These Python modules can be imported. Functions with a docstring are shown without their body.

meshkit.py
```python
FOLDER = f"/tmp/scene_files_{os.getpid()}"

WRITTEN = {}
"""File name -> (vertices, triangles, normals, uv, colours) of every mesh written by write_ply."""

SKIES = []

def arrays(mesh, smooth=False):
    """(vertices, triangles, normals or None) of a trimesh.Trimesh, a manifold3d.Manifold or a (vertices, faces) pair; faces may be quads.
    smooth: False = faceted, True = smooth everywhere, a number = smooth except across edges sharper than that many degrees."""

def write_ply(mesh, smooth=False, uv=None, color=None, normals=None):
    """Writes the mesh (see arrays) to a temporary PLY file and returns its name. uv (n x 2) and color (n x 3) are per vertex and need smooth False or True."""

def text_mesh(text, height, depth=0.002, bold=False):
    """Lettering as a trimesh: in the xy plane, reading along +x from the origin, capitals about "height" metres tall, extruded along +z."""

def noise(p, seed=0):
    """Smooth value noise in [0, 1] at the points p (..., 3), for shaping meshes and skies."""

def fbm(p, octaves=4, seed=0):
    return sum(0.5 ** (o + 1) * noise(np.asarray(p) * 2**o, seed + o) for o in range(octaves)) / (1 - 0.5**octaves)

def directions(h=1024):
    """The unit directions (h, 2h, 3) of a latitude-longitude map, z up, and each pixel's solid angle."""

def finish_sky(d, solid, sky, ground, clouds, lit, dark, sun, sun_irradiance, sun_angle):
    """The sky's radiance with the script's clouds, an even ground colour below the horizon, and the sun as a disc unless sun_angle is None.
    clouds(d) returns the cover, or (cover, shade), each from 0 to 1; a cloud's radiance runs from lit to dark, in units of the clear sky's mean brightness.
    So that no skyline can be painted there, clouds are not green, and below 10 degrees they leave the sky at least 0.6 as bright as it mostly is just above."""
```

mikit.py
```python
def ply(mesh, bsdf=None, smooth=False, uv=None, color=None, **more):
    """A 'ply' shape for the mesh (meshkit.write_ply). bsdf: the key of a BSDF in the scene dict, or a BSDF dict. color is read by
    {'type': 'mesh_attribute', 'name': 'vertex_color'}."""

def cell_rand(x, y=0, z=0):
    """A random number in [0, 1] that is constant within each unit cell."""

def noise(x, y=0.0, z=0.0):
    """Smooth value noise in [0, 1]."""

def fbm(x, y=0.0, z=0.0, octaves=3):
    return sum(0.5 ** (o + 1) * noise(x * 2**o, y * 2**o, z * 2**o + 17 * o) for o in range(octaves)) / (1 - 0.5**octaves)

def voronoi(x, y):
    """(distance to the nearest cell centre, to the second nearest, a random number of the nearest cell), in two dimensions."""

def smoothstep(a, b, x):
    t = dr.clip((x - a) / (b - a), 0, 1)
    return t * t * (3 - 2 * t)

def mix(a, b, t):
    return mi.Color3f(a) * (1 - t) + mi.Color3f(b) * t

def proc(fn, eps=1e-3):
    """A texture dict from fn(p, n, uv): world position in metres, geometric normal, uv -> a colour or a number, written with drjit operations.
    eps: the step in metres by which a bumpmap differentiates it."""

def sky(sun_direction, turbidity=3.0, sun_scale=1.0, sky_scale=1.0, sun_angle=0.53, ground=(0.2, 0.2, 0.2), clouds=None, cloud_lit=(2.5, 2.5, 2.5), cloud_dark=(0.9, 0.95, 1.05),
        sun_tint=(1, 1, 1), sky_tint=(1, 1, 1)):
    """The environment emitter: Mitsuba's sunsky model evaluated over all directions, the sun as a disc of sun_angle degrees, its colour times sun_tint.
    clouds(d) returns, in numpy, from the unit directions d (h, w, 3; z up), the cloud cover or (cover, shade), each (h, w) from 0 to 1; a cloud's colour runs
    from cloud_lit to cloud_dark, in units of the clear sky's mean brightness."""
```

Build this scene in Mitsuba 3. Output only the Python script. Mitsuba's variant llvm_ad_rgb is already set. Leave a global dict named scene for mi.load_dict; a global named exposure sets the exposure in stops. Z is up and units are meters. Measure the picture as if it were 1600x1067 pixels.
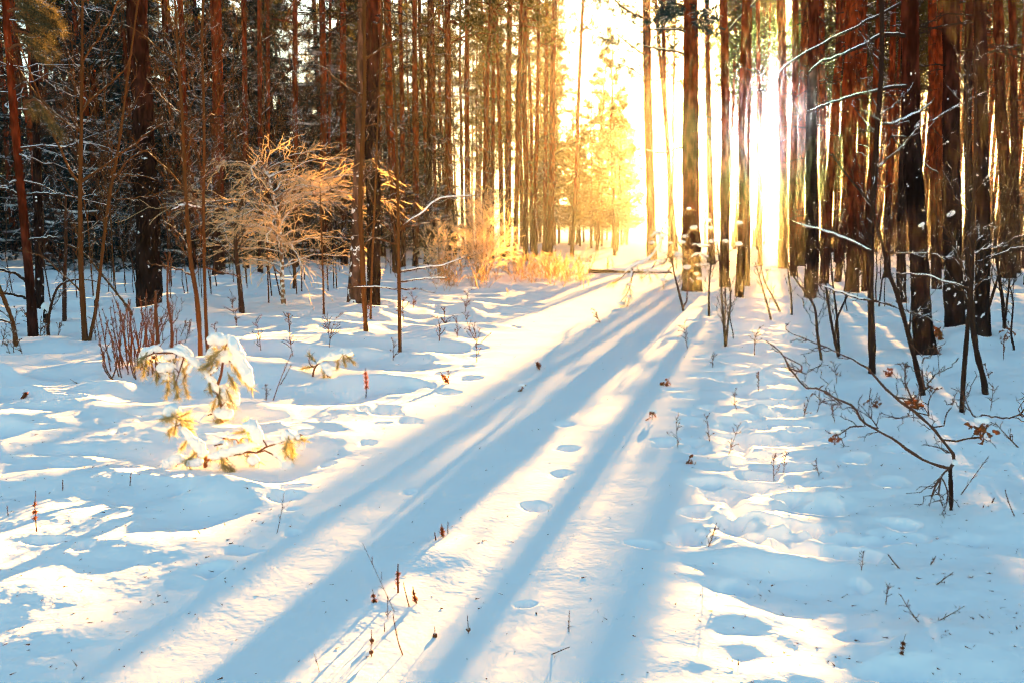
import math, random
import numpy as np, drjit as dr, trimesh
import mitsuba as mi, mikit, meshkit
from mikit import noise, fbm, smoothstep, mix, proc

scene, labels = {}, {}
T4 = mi.ScalarTransform4f

# ------------------------------------------------------------------ camera
CAM_H, HFOV, PITCH = 1.5, 65.5, math.radians(8.37)
FPX = 800 / math.tan(math.radians(HFOV / 2))
CAM = np.array([0.0, 0.0, CAM_H])
FWD = np.array([0, math.cos(PITCH), -math.sin(PITCH)])
UPV = np.array([0, math.sin(PITCH), math.cos(PITCH)])
scene['camera'] = {'type': 'perspective', 'fov': HFOV, 'fov_axis': 'x', 'near_clip': 0.05, 'far_clip': 3000.0,
                   'to_world': T4().look_at(origin=CAM.tolist(), target=(CAM + FWD).tolist(), up=[0, 0, 1]),
                   'medium': {'type': 'ref', 'id': 'haze_air'}}

def ray(px, py):
    px, py = np.asarray(px, float), np.asarray(py, float)
    return FWD + ((px - 800) / FPX)[..., None] * np.array([1.0, 0, 0]) + ((533.5 - py) / FPX)[..., None] * UPV

# ------------------------------------------------------------------ sky, sun, exposure, haze
SUN = ray(1208, 180); SUN = SUN / np.linalg.norm(SUN)
exposure = 4.05
scene['sky'] = mikit.sky(SUN.tolist(), turbidity=3.0, sun_scale=9.0, sky_scale=1.0, sun_angle=0.65,
                         sun_tint=(1.0, 0.95, 0.90), sky_tint=(0.79, 1.04, 1.11), ground=(0.6, 0.62, 0.66))
scene['haze_air'] = {'type': 'homogeneous', 'albedo': {'type': 'rgb', 'value': [0.97, 0.95, 0.9]},
                     'sigma_t': 0.0014, 'phase': {'type': 'hg', 'g': 0.965}}
scene['haze'] = {'type': 'cube', 'to_world': T4().translate([0, 60, 15.5]).scale([460, 460, 18.5]),
                 'bsdf': {'type': 'null'}, 'interior': {'type': 'ref', 'id': 'haze_air'}}
labels['haze'] = {'label': 'thin golden frosty haze hanging between the trees', 'category': 'haze', 'kind': 'stuff'}

# ------------------------------------------------------------------ materials
def two(b): return {'type': 'twosided', 'bsdf': b}
def rgb(*c): return {'type': 'rgb', 'value': list(c)}
def dif(fn, eps=1e-3): return {'type': 'diffuse', 'reflectance': proc(fn, eps)}

def snow_bump(p, n, uv):
    return 0.22 * fbm(p.x * 9, p.y * 9, p.z * 9, 2) + 0.3 * noise(p.x * 60, p.y * 60, p.z * 60) + 0.13 * noise(p.x * 170, p.y * 170, p.z * 170)
scene['snow'] = {'type': 'bumpmap', 'arbitrary': proc(snow_bump, 3e-3), 'scale': 0.005, 'bsdf': two({'type': 'diffuse', 'reflectance': rgb(0.9, 0.91, 0.93)})}
scene['snow_pad'] = two({'type': 'diffuse', 'reflectance': rgb(0.93, 0.93, 0.93)})

def bark_fn(low, high, z0, z1, fleck):
    def fn(p, n, uv):
        s = fbm(p.x * 14 + p.z * 0.7, p.y * 14, p.z * 3.2, 3)
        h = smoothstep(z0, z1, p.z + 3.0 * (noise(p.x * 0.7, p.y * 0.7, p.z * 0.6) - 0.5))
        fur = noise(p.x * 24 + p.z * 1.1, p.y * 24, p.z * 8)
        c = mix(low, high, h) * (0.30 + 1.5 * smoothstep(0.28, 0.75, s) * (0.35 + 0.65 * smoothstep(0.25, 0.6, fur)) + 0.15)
        f = noise(p.x * 17 + 5, p.y * 17, p.z * 11) * 0.65 + noise(p.x * 50, p.y * 50, p.z * 34) * 0.35
        thr = 0.93 - fleck * (1 - 0.6 * smoothstep(0.5, 5.0, p.z))
        return mix(c, (0.85, 0.86, 0.88), smoothstep(thr, thr + 0.04, f))
    return fn
def bark_bump(p, n, uv):
    return fbm(p.x * 16 + p.z * 0.8, p.y * 16, p.z * 3.0, 3)
def bark(key, low, high, z0, z1, fleck):
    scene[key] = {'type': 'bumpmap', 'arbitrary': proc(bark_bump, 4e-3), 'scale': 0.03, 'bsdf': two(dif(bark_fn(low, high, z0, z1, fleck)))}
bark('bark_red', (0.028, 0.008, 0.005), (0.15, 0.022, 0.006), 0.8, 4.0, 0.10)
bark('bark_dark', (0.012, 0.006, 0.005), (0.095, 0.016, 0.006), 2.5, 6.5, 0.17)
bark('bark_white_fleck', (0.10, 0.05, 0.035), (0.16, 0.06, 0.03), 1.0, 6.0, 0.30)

def twig_fn(wood, snow, cover):
    def fn(p, n, uv):
        up = n.z + 0.9 * (noise(p.x * 23, p.y * 23, p.z * 23) - 0.5)
        return mix(wood, snow, smoothstep(cover, cover + 0.25, up))
    return fn
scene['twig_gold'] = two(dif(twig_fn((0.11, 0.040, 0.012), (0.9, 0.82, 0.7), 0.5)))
scene['twig_frost'] = two(dif(twig_fn((0.26, 0.13, 0.06), (0.9, 0.86, 0.8), -0.05)))
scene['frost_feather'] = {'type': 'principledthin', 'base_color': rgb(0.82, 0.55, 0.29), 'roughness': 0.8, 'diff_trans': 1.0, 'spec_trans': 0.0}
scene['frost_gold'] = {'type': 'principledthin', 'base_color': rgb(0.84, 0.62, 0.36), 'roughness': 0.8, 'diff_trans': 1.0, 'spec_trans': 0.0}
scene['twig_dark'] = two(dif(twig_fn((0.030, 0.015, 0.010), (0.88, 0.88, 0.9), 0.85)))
scene['twig_snowy'] = two(dif(twig_fn((0.06, 0.026, 0.014), (0.9, 0.9, 0.92), 0.4)))
scene['stalk_red'] = two(dif(twig_fn((0.15, 0.055, 0.024), (0.9, 0.88, 0.86), 0.75)))

def needle_fn(a, b, cover):
    def fn(p, n, uv):
        c = mix(a, b, fbm(p.x * 0.9, p.y * 0.9, p.z * 0.9, 2))
        up = dr.abs(n.z) + 0.8 * (noise(p.x * 5, p.y * 5, p.z * 5) - 0.5)
        return mix(c, (0.88, 0.9, 0.93), smoothstep(cover, cover + 0.12, up))
    return fn
def needles(key, a, b, cover, dt):
    scene[key] = {'type': 'principledthin', 'base_color': proc(needle_fn(a, b, cover)), 'roughness': 0.6, 'diff_trans': dt, 'spec_trans': 0.0}
needles('needle_gold', (0.10, 0.075, 0.03), (0.16, 0.12, 0.055), 1.02, 1.0)
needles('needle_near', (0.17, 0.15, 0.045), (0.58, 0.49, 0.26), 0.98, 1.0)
needles('needle_green', (0.045, 0.045, 0.012), (0.10, 0.075, 0.016), 0.98, 0.8)
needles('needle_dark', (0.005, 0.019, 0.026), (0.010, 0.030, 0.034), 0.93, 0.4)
needles('leaf_dry', (0.20, 0.055, 0.015), (0.26, 0.09, 0.03), 1.15, 0.9)
needles('grass_dry', (0.42, 0.22, 0.08), (0.5, 0.3, 0.13), 1.2, 1.0)

# ------------------------------------------------------------------ mesh helpers
def nrm(v): return v / np.maximum(np.linalg.norm(v, axis=-1, keepdims=True), 1e-9)

def tubes(P, R, s=4):
    """K polylines of N points as one mesh: P (K,N,3), R (K,N)."""
    P, R = np.asarray(P, float), np.asarray(R, float)
    if P.ndim == 2: P, R = P[None], np.broadcast_to(R, P.shape[:1])[None]
    K, N = P.shape[:2]
    t = nrm(np.gradient(P, axis=1))
    m = nrm(P[:, -1] - P[:, 0])
    ref = np.where(np.abs(m[:, 2:]) < 0.8, [[0, 0, 1.0]], [[1.0, 0, 0]])[:, None]
    a = nrm(np.cross(t, ref)); b = np.cross(t, a)
    ang = np.arange(s) * 2 * np.pi / s
    V = P[:, :, None] + R[:, :, None, None] * (np.cos(ang)[:, None] * a[:, :, None] + np.sin(ang)[:, None] * b[:, :, None])
    k, i, j = np.meshgrid(np.arange(K), np.arange(N - 1), np.arange(s), indexing='ij')
    f = lambda ii, jj: (k * N + ii) * s + jj % s
    q = np.stack([f(i, j), f(i, j + 1), f(i + 1, j + 1), f(i + 1, j)], -1).reshape(-1, 4)
    F = np.vstack([q[:, [0, 1, 2]], q[:, [0, 2, 3]]])
    kk = np.arange(K)[:, None]                                   # closed far end
    cap = [np.stack([(kk * N + N - 1) * s + 0, (kk * N + N - 1) * s + c, (kk * N + N - 1) * s + c + 1], -1).reshape(-1, 3) for c in range(1, s - 1)]
    return V.reshape(-1, 3), np.vstack([F] + cap)

def ribbons(P, R, rng):
    """K polylines as flat strips of width 2R, turned at random: hoarfrost feathers."""
    P, R = np.asarray(P, float), np.asarray(R, float); K, N = P.shape[:2]
    t = nrm(np.gradient(P, axis=1)); a = nrm(np.cross(t, nrm(rng.normal(size=(K, 1, 3)))))
    V = np.stack([P - a * R[..., None], P + a * R[..., None]], 2)
    k, i = np.meshgrid(np.arange(K), np.arange(N - 1), indexing='ij'); f = (k * N + i) * 2
    q = np.stack([f, f + 1, f + 3, f + 2], -1).reshape(-1, 4)
    return V.reshape(-1, 3), np.vstack([q[:, [0, 1, 2]], q[:, [0, 2, 3]]])

def join(*ms):
    ms = [m for m in ms if m is not None and len(m[0])]
    at = np.cumsum([0] + [len(m[0]) for m in ms])
    return np.vstack([m[0] for m in ms]), np.vstack([m[1] + a for m, a in zip(ms, at)])

def smooth_line(pts, n):
    """Catmull-Rom through the points, n samples evenly by chord length."""
    P = np.asarray(pts, float)
    if len(P) == 2: return P[0] + (P[1] - P[0]) * np.linspace(0, 1, n)[:, None]
    from scipy.interpolate import PchipInterpolator
    u = np.r_[0, np.cumsum(np.linalg.norm(np.diff(P, axis=0), axis=1) + 1e-6)]
    return PchipInterpolator(u, P)(np.linspace(0, u[-1], n))

def twigs_on(P, k, L, rng, spread=0.9, lift=0.3, curl=0.2, n=5, t0=0.15, t1=1.0, kink=0.06, taper=0.5, flat=1.0):
    """k twigs on each polyline of P (B,N,3); returns (B*k, n, 3) and lengths."""
    P = np.asarray(P, float)
    if P.ndim == 2: P = P[None]
    B, N = P.shape[:2]
    t = np.sort(rng.uniform(t0, t1, (B, k)), 1)
    x = np.clip(t * (N - 1), 0, N - 1.001); i = x.astype(int); w = (x - i)[..., None]
    bi = np.arange(B)[:, None]
    base = P[bi, i] * (1 - w) + P[bi, i + 1] * w
    tan = nrm(P[bi, i + 1] - P[bi, i])
    r = rng.normal(size=(B, k, 3)) * [1, 1, flat]
    perp = nrm(r - (r * tan).sum(-1, keepdims=True) * tan)
    a = spread * rng.uniform(0.7, 1.25, (B, k, 1))
    d = np.cos(a) * tan + np.sin(a) * perp
    d[..., 2] += lift; d = nrm(d)
    L = np.asarray(L, float).reshape(-1, 1) * rng.uniform(0.45, 1.0, (B, k)) * (1 - taper * t)
    s = np.linspace(0, 1, n)
    C = base[:, :, None] + d[:, :, None] * (L[..., None, None] * s[:, None])
    C[..., 2] += curl * L[..., None] * s ** 2
    C[:, :, 1:] += rng.normal(size=(B, k, n - 1, 3)) * (kink * L[..., None, None])
    return C.reshape(B * k, n, 3), L.reshape(-1)

def taper(K, n, r0, r1):
    r0 = np.broadcast_to(r0, (K,)); r1 = np.broadcast_to(r1, (K,))
    return r0[:, None] + (r1 - r0)[:, None] * np.linspace(0, 1, n)

def blades(C, D, L, W, rng):
    """M thin pointed blades from C along D."""
    M = len(C); D = nrm(D)
    side = nrm(np.cross(D, rng.normal(size=(M, 3)))) * (np.broadcast_to(W, (M,)) / 2)[:, None]
    tip = C + D * np.broadcast_to(L, (M,))[:, None]
    V = np.stack([C - side, C + side, tip], 1).reshape(-1, 3)
    return V, np.arange(3 * M).reshape(-1, 3)

def tuft(ends, dirs, per, L, W, rng, spread=0.8, back=0.0):
    C = np.repeat(ends, per, 0); D = np.repeat(nrm(dirs), per, 0)
    D = D + spread * rng.normal(size=C.shape)
    C = C - back * rng.uniform(0, 1, (len(C), 1)) * np.repeat(nrm(dirs), per, 0)
    return blades(C, D, L * rng.uniform(0.6, 1.1, len(C)), W, rng)

def pad(P, r, rng, squash=0.75, s=10, n=14, bumps=0.22):
    """A lump of snow lying along the polyline P, widest r."""
    C = smooth_line(P, n); u = np.linspace(0, 1, n)
    if np.ndim(r): R = np.interp(u, np.linspace(0, 1, len(r)), r)
    else: R = r * np.ones(n)
    R = R * np.sqrt(np.clip(1 - (2 * u - 1) ** 6, 0.0, 1)) + 1e-4
    V, F = tubes(C[None], R[None], s)
    c = np.repeat(C, s, 0); d = V - c
    d[:, 2] *= squash
    k = 1 + bumps * 2 * (meshkit.fbm(V * (2.2 / max(np.max(R), 1e-3)) * 0.6, 4, int(rng.integers(1000))) - 0.5)
    V = c + d * k[:, None]
    return V, F

_count = {}
def name(base):
    k = _count.get(base, 0); _count[base] = k + 1
    return base if k == 0 else f'{base}_{k:03d}'
def thing(base, label, cat, group=None, kind=None):
    key = name(base); labels[key] = {'label': label, 'category': cat}
    if group: labels[key]['group'] = group
    if kind: labels[key]['kind'] = kind
    return key
def part(root, nm, mesh, mat, smooth=False, kind=None, label=None, cat=None):
    key = name(f'{root}__{nm}')
    scene[key] = mikit.ply(mesh, mat, smooth=smooth)
    if kind or label:
        labels[key] = {}
        if kind: labels[key]['kind'] = kind
        if label: labels[key]['label'] = label
    return key

# ------------------------------------------------------------------ terrain
rngG = np.random.default_rng(5)
SWELL = [(235, 800, 0.07, .30), (120, 870, .07, .30), (90, 980, .06, .28), (330, 775, .07, .3), (60, 745, .08, .35), (180, 690, .08, .4), (340, 880, .05, .25), (30, 650, .1, .5), (700, 860, .05, .22), (600, 930, .04, .18), (450, 800, .05, .25), (560, 640, .08, .4), (430, 640, .08, .4), (640, 600, .08, .45)]
MOUNDS = []           # x, y, height, sigma  (bases of trunks, buried stumps)
HOLES = []            # x, y, depth, rx, ry, angle

def road_x(y): return -0.35 + (y - 2.5) * 0.185
def road_w(y): return 0.95 + 0.012 * y
def track_x(y): return 1.42 + (y - 4.1) * 0.27

def flat(px, py, h=0.0):
    d = ray(px, py); t = (h - CAM_H) / d[..., 2]
    return CAM + d * t[..., None]

def H(x, y):
    x, y = np.broadcast_arrays(np.asarray(x, float), np.asarray(y, float))
    shape = x.shape; x, y = x.ravel(), y.ravel()
    P = np.stack([x, y, 0 * x], 1)
    sm = lambda a, b, v: (lambda t: t * t * (3 - 2 * t))(np.clip((v - a) / (b - a), 0, 1))
    dr_ = np.abs(x - road_x(y)) - road_w(y)
    off = sm(-0.1, 0.9, dr_) * sm(80, 45, y + 0 * x)        # 0 on the smooth track
    left = sm(0.2, -0.8, x - road_x(y) + road_w(y))
    z = 0.28 * (meshkit.fbm(P / 11.0, 2, 3) - 0.5) * (0.3 + 0.7 * off)
    z += off * 0.085 * (meshkit.fbm(P / [2.6, 1.9, 1], 3, 7) - 0.5)
    z += off * (0.12 + 0.09 * left) * (meshkit.fbm(P / [1.05, 0.62, 1], 2, 11) - 0.5)
    rid = 1 - np.abs(2 * meshkit.fbm(P / [1.5, 0.8, 1] + 40, 2, 21) - 1)
    z += off * (0.03 + 0.075 * left) * (rid ** 2 - 0.4)
    z += (0.03 + 0.022 * left) * (meshkit.fbm(P / [0.46, 0.34, 1], 2, 15) - 0.5) * (0.4 + 0.6 * off)
    z += (0.006 + 0.016 * off) * (meshkit.fbm(P / [0.21, 0.16, 1], 2, 19) - 0.5)
    z += 0.005 * (0.3 + 0.7 * off) * sm(10, 4, y + 0 * x) * (meshkit.noise(P / [0.045, 0.04, 1], 23) - 0.5)
    tr = np.exp(-((x - track_x(y)) / (0.40 + 0.01 * y)) ** 2) * sm(1.5, 3.5, y + 0 * x) * sm(26, 14, y + 0 * x)
    z += tr * 0.13 * (meshkit.fbm(P / [0.42, 0.21, 1] + 9, 2, 33) - 0.55)
    z += 0.10 * off * left * sm(0, 6, dr_)
    for (mx, my, mh, ms) in MOUNDS:
        q = ((x - mx) ** 2 + (y - my) ** 2) / ms ** 2
        i = np.nonzero(q < 12)[0]; z[i] += mh * np.exp(-q[i])
    for (hx, hy, hd, rx, ry, an) in HOLES:
        i = np.nonzero((np.abs(x - hx) < 2.2 * max(rx, ry)) & (np.abs(y - hy) < 2.2 * max(rx, ry)))[0]
        if not len(i): continue
        c, s = math.cos(an), math.sin(an); u = x[i] - hx; v = y[i] - hy
        q = np.sqrt(((c * u + s * v) / rx) ** 2 + ((c * v - s * u) / ry) ** 2)
        q = q * (0.5 + 0.6 * meshkit.noise(P[i] * [7, 9, 1], 3) + 0.4 * meshkit.noise(P[i] * [19, 24, 1], 4))
        z[i] += -hd * (1 - sm(0.25, 1.15, q)) * (1 - 0.35 * np.clip(v / ry, -1, 1))
    return z.reshape(shape)

def ground(px, py):
    """The point of the snow seen at that place of the photograph."""
    d = ray(px, py); h = 0.0
    for _ in range(5):
        p = CAM + d * np.asarray((h - CAM_H) / d[..., 2])[..., None]
        h = 0.5 * h + 0.5 * H(p[..., 0], p[..., 1])
    p[..., 2] = H(p[..., 0], p[..., 1])
    return p
def at(px, py, Y):
    d = ray(px, py); return CAM + d * np.asarray(Y / d[..., 1])[..., None]

# footprints and dents, at the places of the photograph: px, py, width px, height px
for (px, py, w, h) in [(1245, 770, 62, 22), (1290, 776, 70, 28), (1150, 787, 46, 16), (1210, 829, 62, 20), (1150, 897, 60, 28), (1250, 850, 34, 11),
                       (1345, 892, 28, 20), (1360, 969, 100, 34), (1420, 1030, 150, 62), (1180, 806, 44, 10), (1150, 934, 40, 10), (875, 734, 36, 12),
                       (835, 785, 44, 22), (820, 935, 36, 14), (885, 697, 40, 10), (1210, 690, 50, 14), (1260, 668, 60, 14), (1160, 690, 40, 16),
                       (1190, 655, 36, 10), (1140, 652, 40, 14), (1240, 640, 44, 10), (1170, 628, 36, 8), (1220, 612, 40, 8), (1150, 720, 48, 14),
                       (1195, 735, 60, 14), (480, 680, 40, 12), (510, 718, 26, 8), (575, 690, 26, 8), (640, 655, 40, 12), (600, 640, 60, 16), (650, 605, 40, 10),
                       (700, 612, 44, 8), (510, 655, 30, 10), (460, 665, 40, 16), (545, 610, 40, 10), (690, 580, 36, 8), (735, 590, 40, 8), (420, 700, 50, 20),
                       (640, 762, 26, 10), (455, 830, 24, 12), 
                       (880, 660, 30, 8), (1075, 640, 40, 14), (1040, 690, 46, 14), (1090, 700, 50, 20)]:
    p = flat(px, py); dx = np.linalg.norm(flat(px + w / 2, py) - p); dy = 0.5 * np.linalg.norm(flat(px, py + h / 2) - flat(px, py - h / 2))
    HOLES.append((p[0], p[1], min(0.11, 0.35 * min(dx, dy) + 0.02), dx, dy * 0.8, rngG.uniform(-0.15, 0.15)))
for i in range(300):                                              # trodden track on the right
    y = 3.6 + 20 * rngG.random() ** 1.5; x = track_x(y) + rngG.normal() * (0.30 + 0.012 * y)
    HOLES.append((x, y, rngG.uniform(0.03, 0.07), rngG.uniform(0.08, 0.15), rngG.uniform(0.05, 0.10), rngG.uniform(-0.5, 0.5)))
for i in range(130):                                              # small tracks left of the road
    y = 3.2 + 16 * rngG.random() ** 1.3; x = road_x(y) - road_w(y) - 0.1 - rngG.random() ** 1.4 * 5
    HOLES.append((x, y, rngG.uniform(0.015, 0.05), rngG.uniform(0.05, 0.12), rngG.uniform(0.04, 0.09), rngG.uniform(-0.5, 0.5)))

# ------------------------------------------------------------------ pines placed one by one
# base x, base y, x at the frame's top, width at base, width at top (pixels of the photograph), bark, crown kind, own branches, label
LB, RB = 'left of the track', 'right of the track'
PINES = [
    (52, 533, 8, 14, 10, 'bark_red', 0, 5, 'slim orange pine at the far left edge, snow flecked at its foot'),
    (62, 500, 50, 13, 9, 'bark_dark', 0, 5, 'dark slim pine just behind the slim orange pine at the far left edge'),
    (233, 491, 213, 36, 29, 'bark_dark', 0, 7, 'thick pine at left, black below and red above, behind the red dried brush'),
    (342, 436, 337, 18, 16, 'bark_red', 0, 8, 'broad red pine trunk rising behind the frosted arching tree'),
    (384, 428, 381, 9, 8, 'bark_red', 1, 8, 'narrow red pine just right of the broad red trunk behind the frosted tree'),
    (406, 432, 405, 8, 6, 'bark_red', 1, 8, 'thin pine above the left half of the frosted arching tree'),
    (419, 425, 418, 7, 5, 'bark_red', 1, 8, 'very thin pine above the middle of the frosted arching tree'),
    (462, 424, 461, 9, 8, 'bark_red', 1, 8, 'pine behind the right tips of the frosted arching tree'),
    (505, 421, 503, 11, 9, 'bark_red', 1, 9, 'pine in the gap between the frosted tree and the dark twin pines'),
    (516, 416, 516, 6, 4, 'bark_red', 1, 8, 'thin pine close beside the pine left of the dark twin pines'),
    (538, 420, 536, 11, 9, 'bark_red', 1, 9, 'pine immediately left of the dark twin pines'),
    (553, 487, 566, 22, 12, 'bark_white_fleck', 0, 7, 'left trunk of the dark twin pines, rough bark flecked with snow'),
    (581, 488, 582, 21, 26, 'bark_dark', 0, 7, 'right trunk of the dark twin pines, nearly black all the way up'),
    (620, 432, 605, 13, 11, 'bark_red', 1, 9, 'red pine first to the right of the dark twin pines'),
    (630, 425, 625, 8, 6, 'bark_red', 1, 9, 'thin pine second to the right of the dark twin pines'),
    (649, 425, 648, 9, 7, 'bark_red', 1, 9, 'pine third to the right of the dark twin pines'),
    (667, 417, 672, 11, 8, 'bark_dark', 1, 9, 'darker pine left of the golden bushy shrub'),
    (679, 412, 676, 6, 5, 'bark_red', 1, 8, 'thin pine close behind the darker pine left of the golden shrub'),
    (700, 415, 699, 11, 9, 'bark_red', 1, 9, 'straight red pine rising from the left side of the golden shrub'),
    (734, 412, 730, 9, 7, 'bark_red', 1, 9, 'red pine rising behind the middle of the golden shrub'),
    (752, 412, 767, 8, 6, 'bark_red', 1, 9, 'red pine leaning right, above the golden shrub'),
    (769, 408, 772, 6, 5, 'bark_red', 1, 8, 'thin pine just right of the right-leaning red pine'),
    (785, 410, 775, 7, 5, 'bark_red', 1, 8, 'thin left-leaning pine over the right side of the golden shrub'),
    (792, 410, 797, 9, 8, 'bark_red', 1, 9, 'red pine at the right rim of the golden shrub'),
    (805, 412, 815, 8, 6, 'bark_red', 1, 9, 'slim red pine leaning right beside the golden shrub'),
    (821, 408, 821, 9, 6, 'bark_red', 1, 9, 'red pine with a thin companion, fourth from the clearing'),
    (836, 406, 842, 7, 5, 'bark_red', 1, 8, 'thin red pine, third from the clearing'),
    (851, 402, 854, 7, 6, 'bark_red', 1, 9, 'straight red pine, second from the clearing'),
    (858, 405, 866, 10, 8, 'bark_red', 1, 9, 'red pine nearest the clearing, its foot in golden grass'),
    (893, 402, 911, 7, 4, 'bark_red', 2, 8, 'crooked thin pine among the golden young pines by the clearing'),
    (1019, 408, 1010, 15, 12, 'bark_red', 1, 12, 'tall pine alone on the right rim of the clearing, branches reaching left'),
    (1047, 408, 1036, 8, 6, 'bark_red', 1, 7, 'slim left stem of the forked pair beside the lone clearing pine'),
    (1058, 404, 1024, 6, 5, 'bark_red', 1, 7, 'slim right stem of the forked pair beside the lone clearing pine'),
    (1083, 458, 1079, 30, 21, 'bark_red', 0, 8, 'thick pine behind the snowy pine bough, left of the sun'),
    (1112, 415, 1104, 12, 6, 'bark_red', 1, 7, 'pine just right of the thick pine behind the bough'),
    (1132, 450, 1130, 15, 12, 'bark_red', 0, 8, 'straight pine left of the sun, thin dark stems at its foot'),
    (1155, 466, 1166, 13, 11, 'bark_red', 0, 7, 'pine standing directly under the left rim of the sun glow'),
    (1168, 444, 1172, 8, 6, 'bark_red', 1, 7, 'thin pine close behind the pine under the left rim of the sun glow'),
    (1188, 420, 1184, 7, 6, 'bark_red', 1, 7, 'thin pine dissolved in the middle of the sun glow'),
    (1223, 422, 1221, 15, 13, 'bark_red', 1, 8, 'pine in the right half of the sun glow'),
    (1241, 432, 1243, 11, 9, 'bark_red', 1, 8, 'slim pine next to the pine in the right half of the sun glow'),
    (1252, 419, 1258, 13, 11, 'bark_red', 1, 8, 'pine below the right rim of the sun glow'),
    (1266, 469, 1272, 18, 15, 'bark_dark', 0, 8, 'dark footed pine first right of the sun glow with torn bark'),
    (1288, 415, 1283, 10, 9, 'bark_red', 1, 8, 'pine second right of the sun, standing further back'),
    (1307, 416, 1310, 8, 7, 'bark_red', 1, 8, 'thin pine left of the wide pine with the lowest snowy limb'),
    (1331, 460, 1332, 21, 17, 'bark_red', 0, 8, 'wide red pine midway between the sun and the dark trunks'),
    (1345, 425, 1347, 13, 12, 'bark_red', 1, 8, 'red pine half hidden behind the wide red pine'),
    (1387, 438, 1396, 10, 8, 'bark_red', 1, 8, 'slim pine behind the thin dark sapling trunk at right'),
    (1410, 480, 1415, 14, 12, 'bark_dark', 0, 7, 'dark pine just left of the pine with two snowy limbs'),
    (1448, 560, 1421, 29, 24, 'bark_dark', 0, 6, 'dark pine with two long snow-topped limbs reaching toward the sun'),
    (1463, 430, 1457, 13, 12, 'bark_red', 1, 7, 'red pine right behind the pine with two snowy limbs'),
    (1474, 425, 1470, 9, 8, 'bark_red', 1, 7, 'thin red pine between the two thickest dark trunks at right'),
    (1494, 526, 1486, 28, 23, 'bark_dark', 0, 6, 'thick dark pine with a snow cap in its fork at right'),
    (1513, 500, 1514, 13, 11, 'bark_dark', 0, 6, 'dark slender pine squeezed between the two thick dark pines at right'),
    (1534, 538, 1531, 22, 18, 'bark_dark', 0, 6, 'straight dark pine second from the right edge in front'),
    (1577, 437, 1559, 20, 14, 'bark_dark', 0, 7, 'left-leaning dark pine near the right edge, further back'),
    (1590, 432, 1581, 11, 10, 'bark_dark', 1, 7, 'dark pine at the right edge behind the left-leaning one'),
]
SPOT = []
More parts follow.
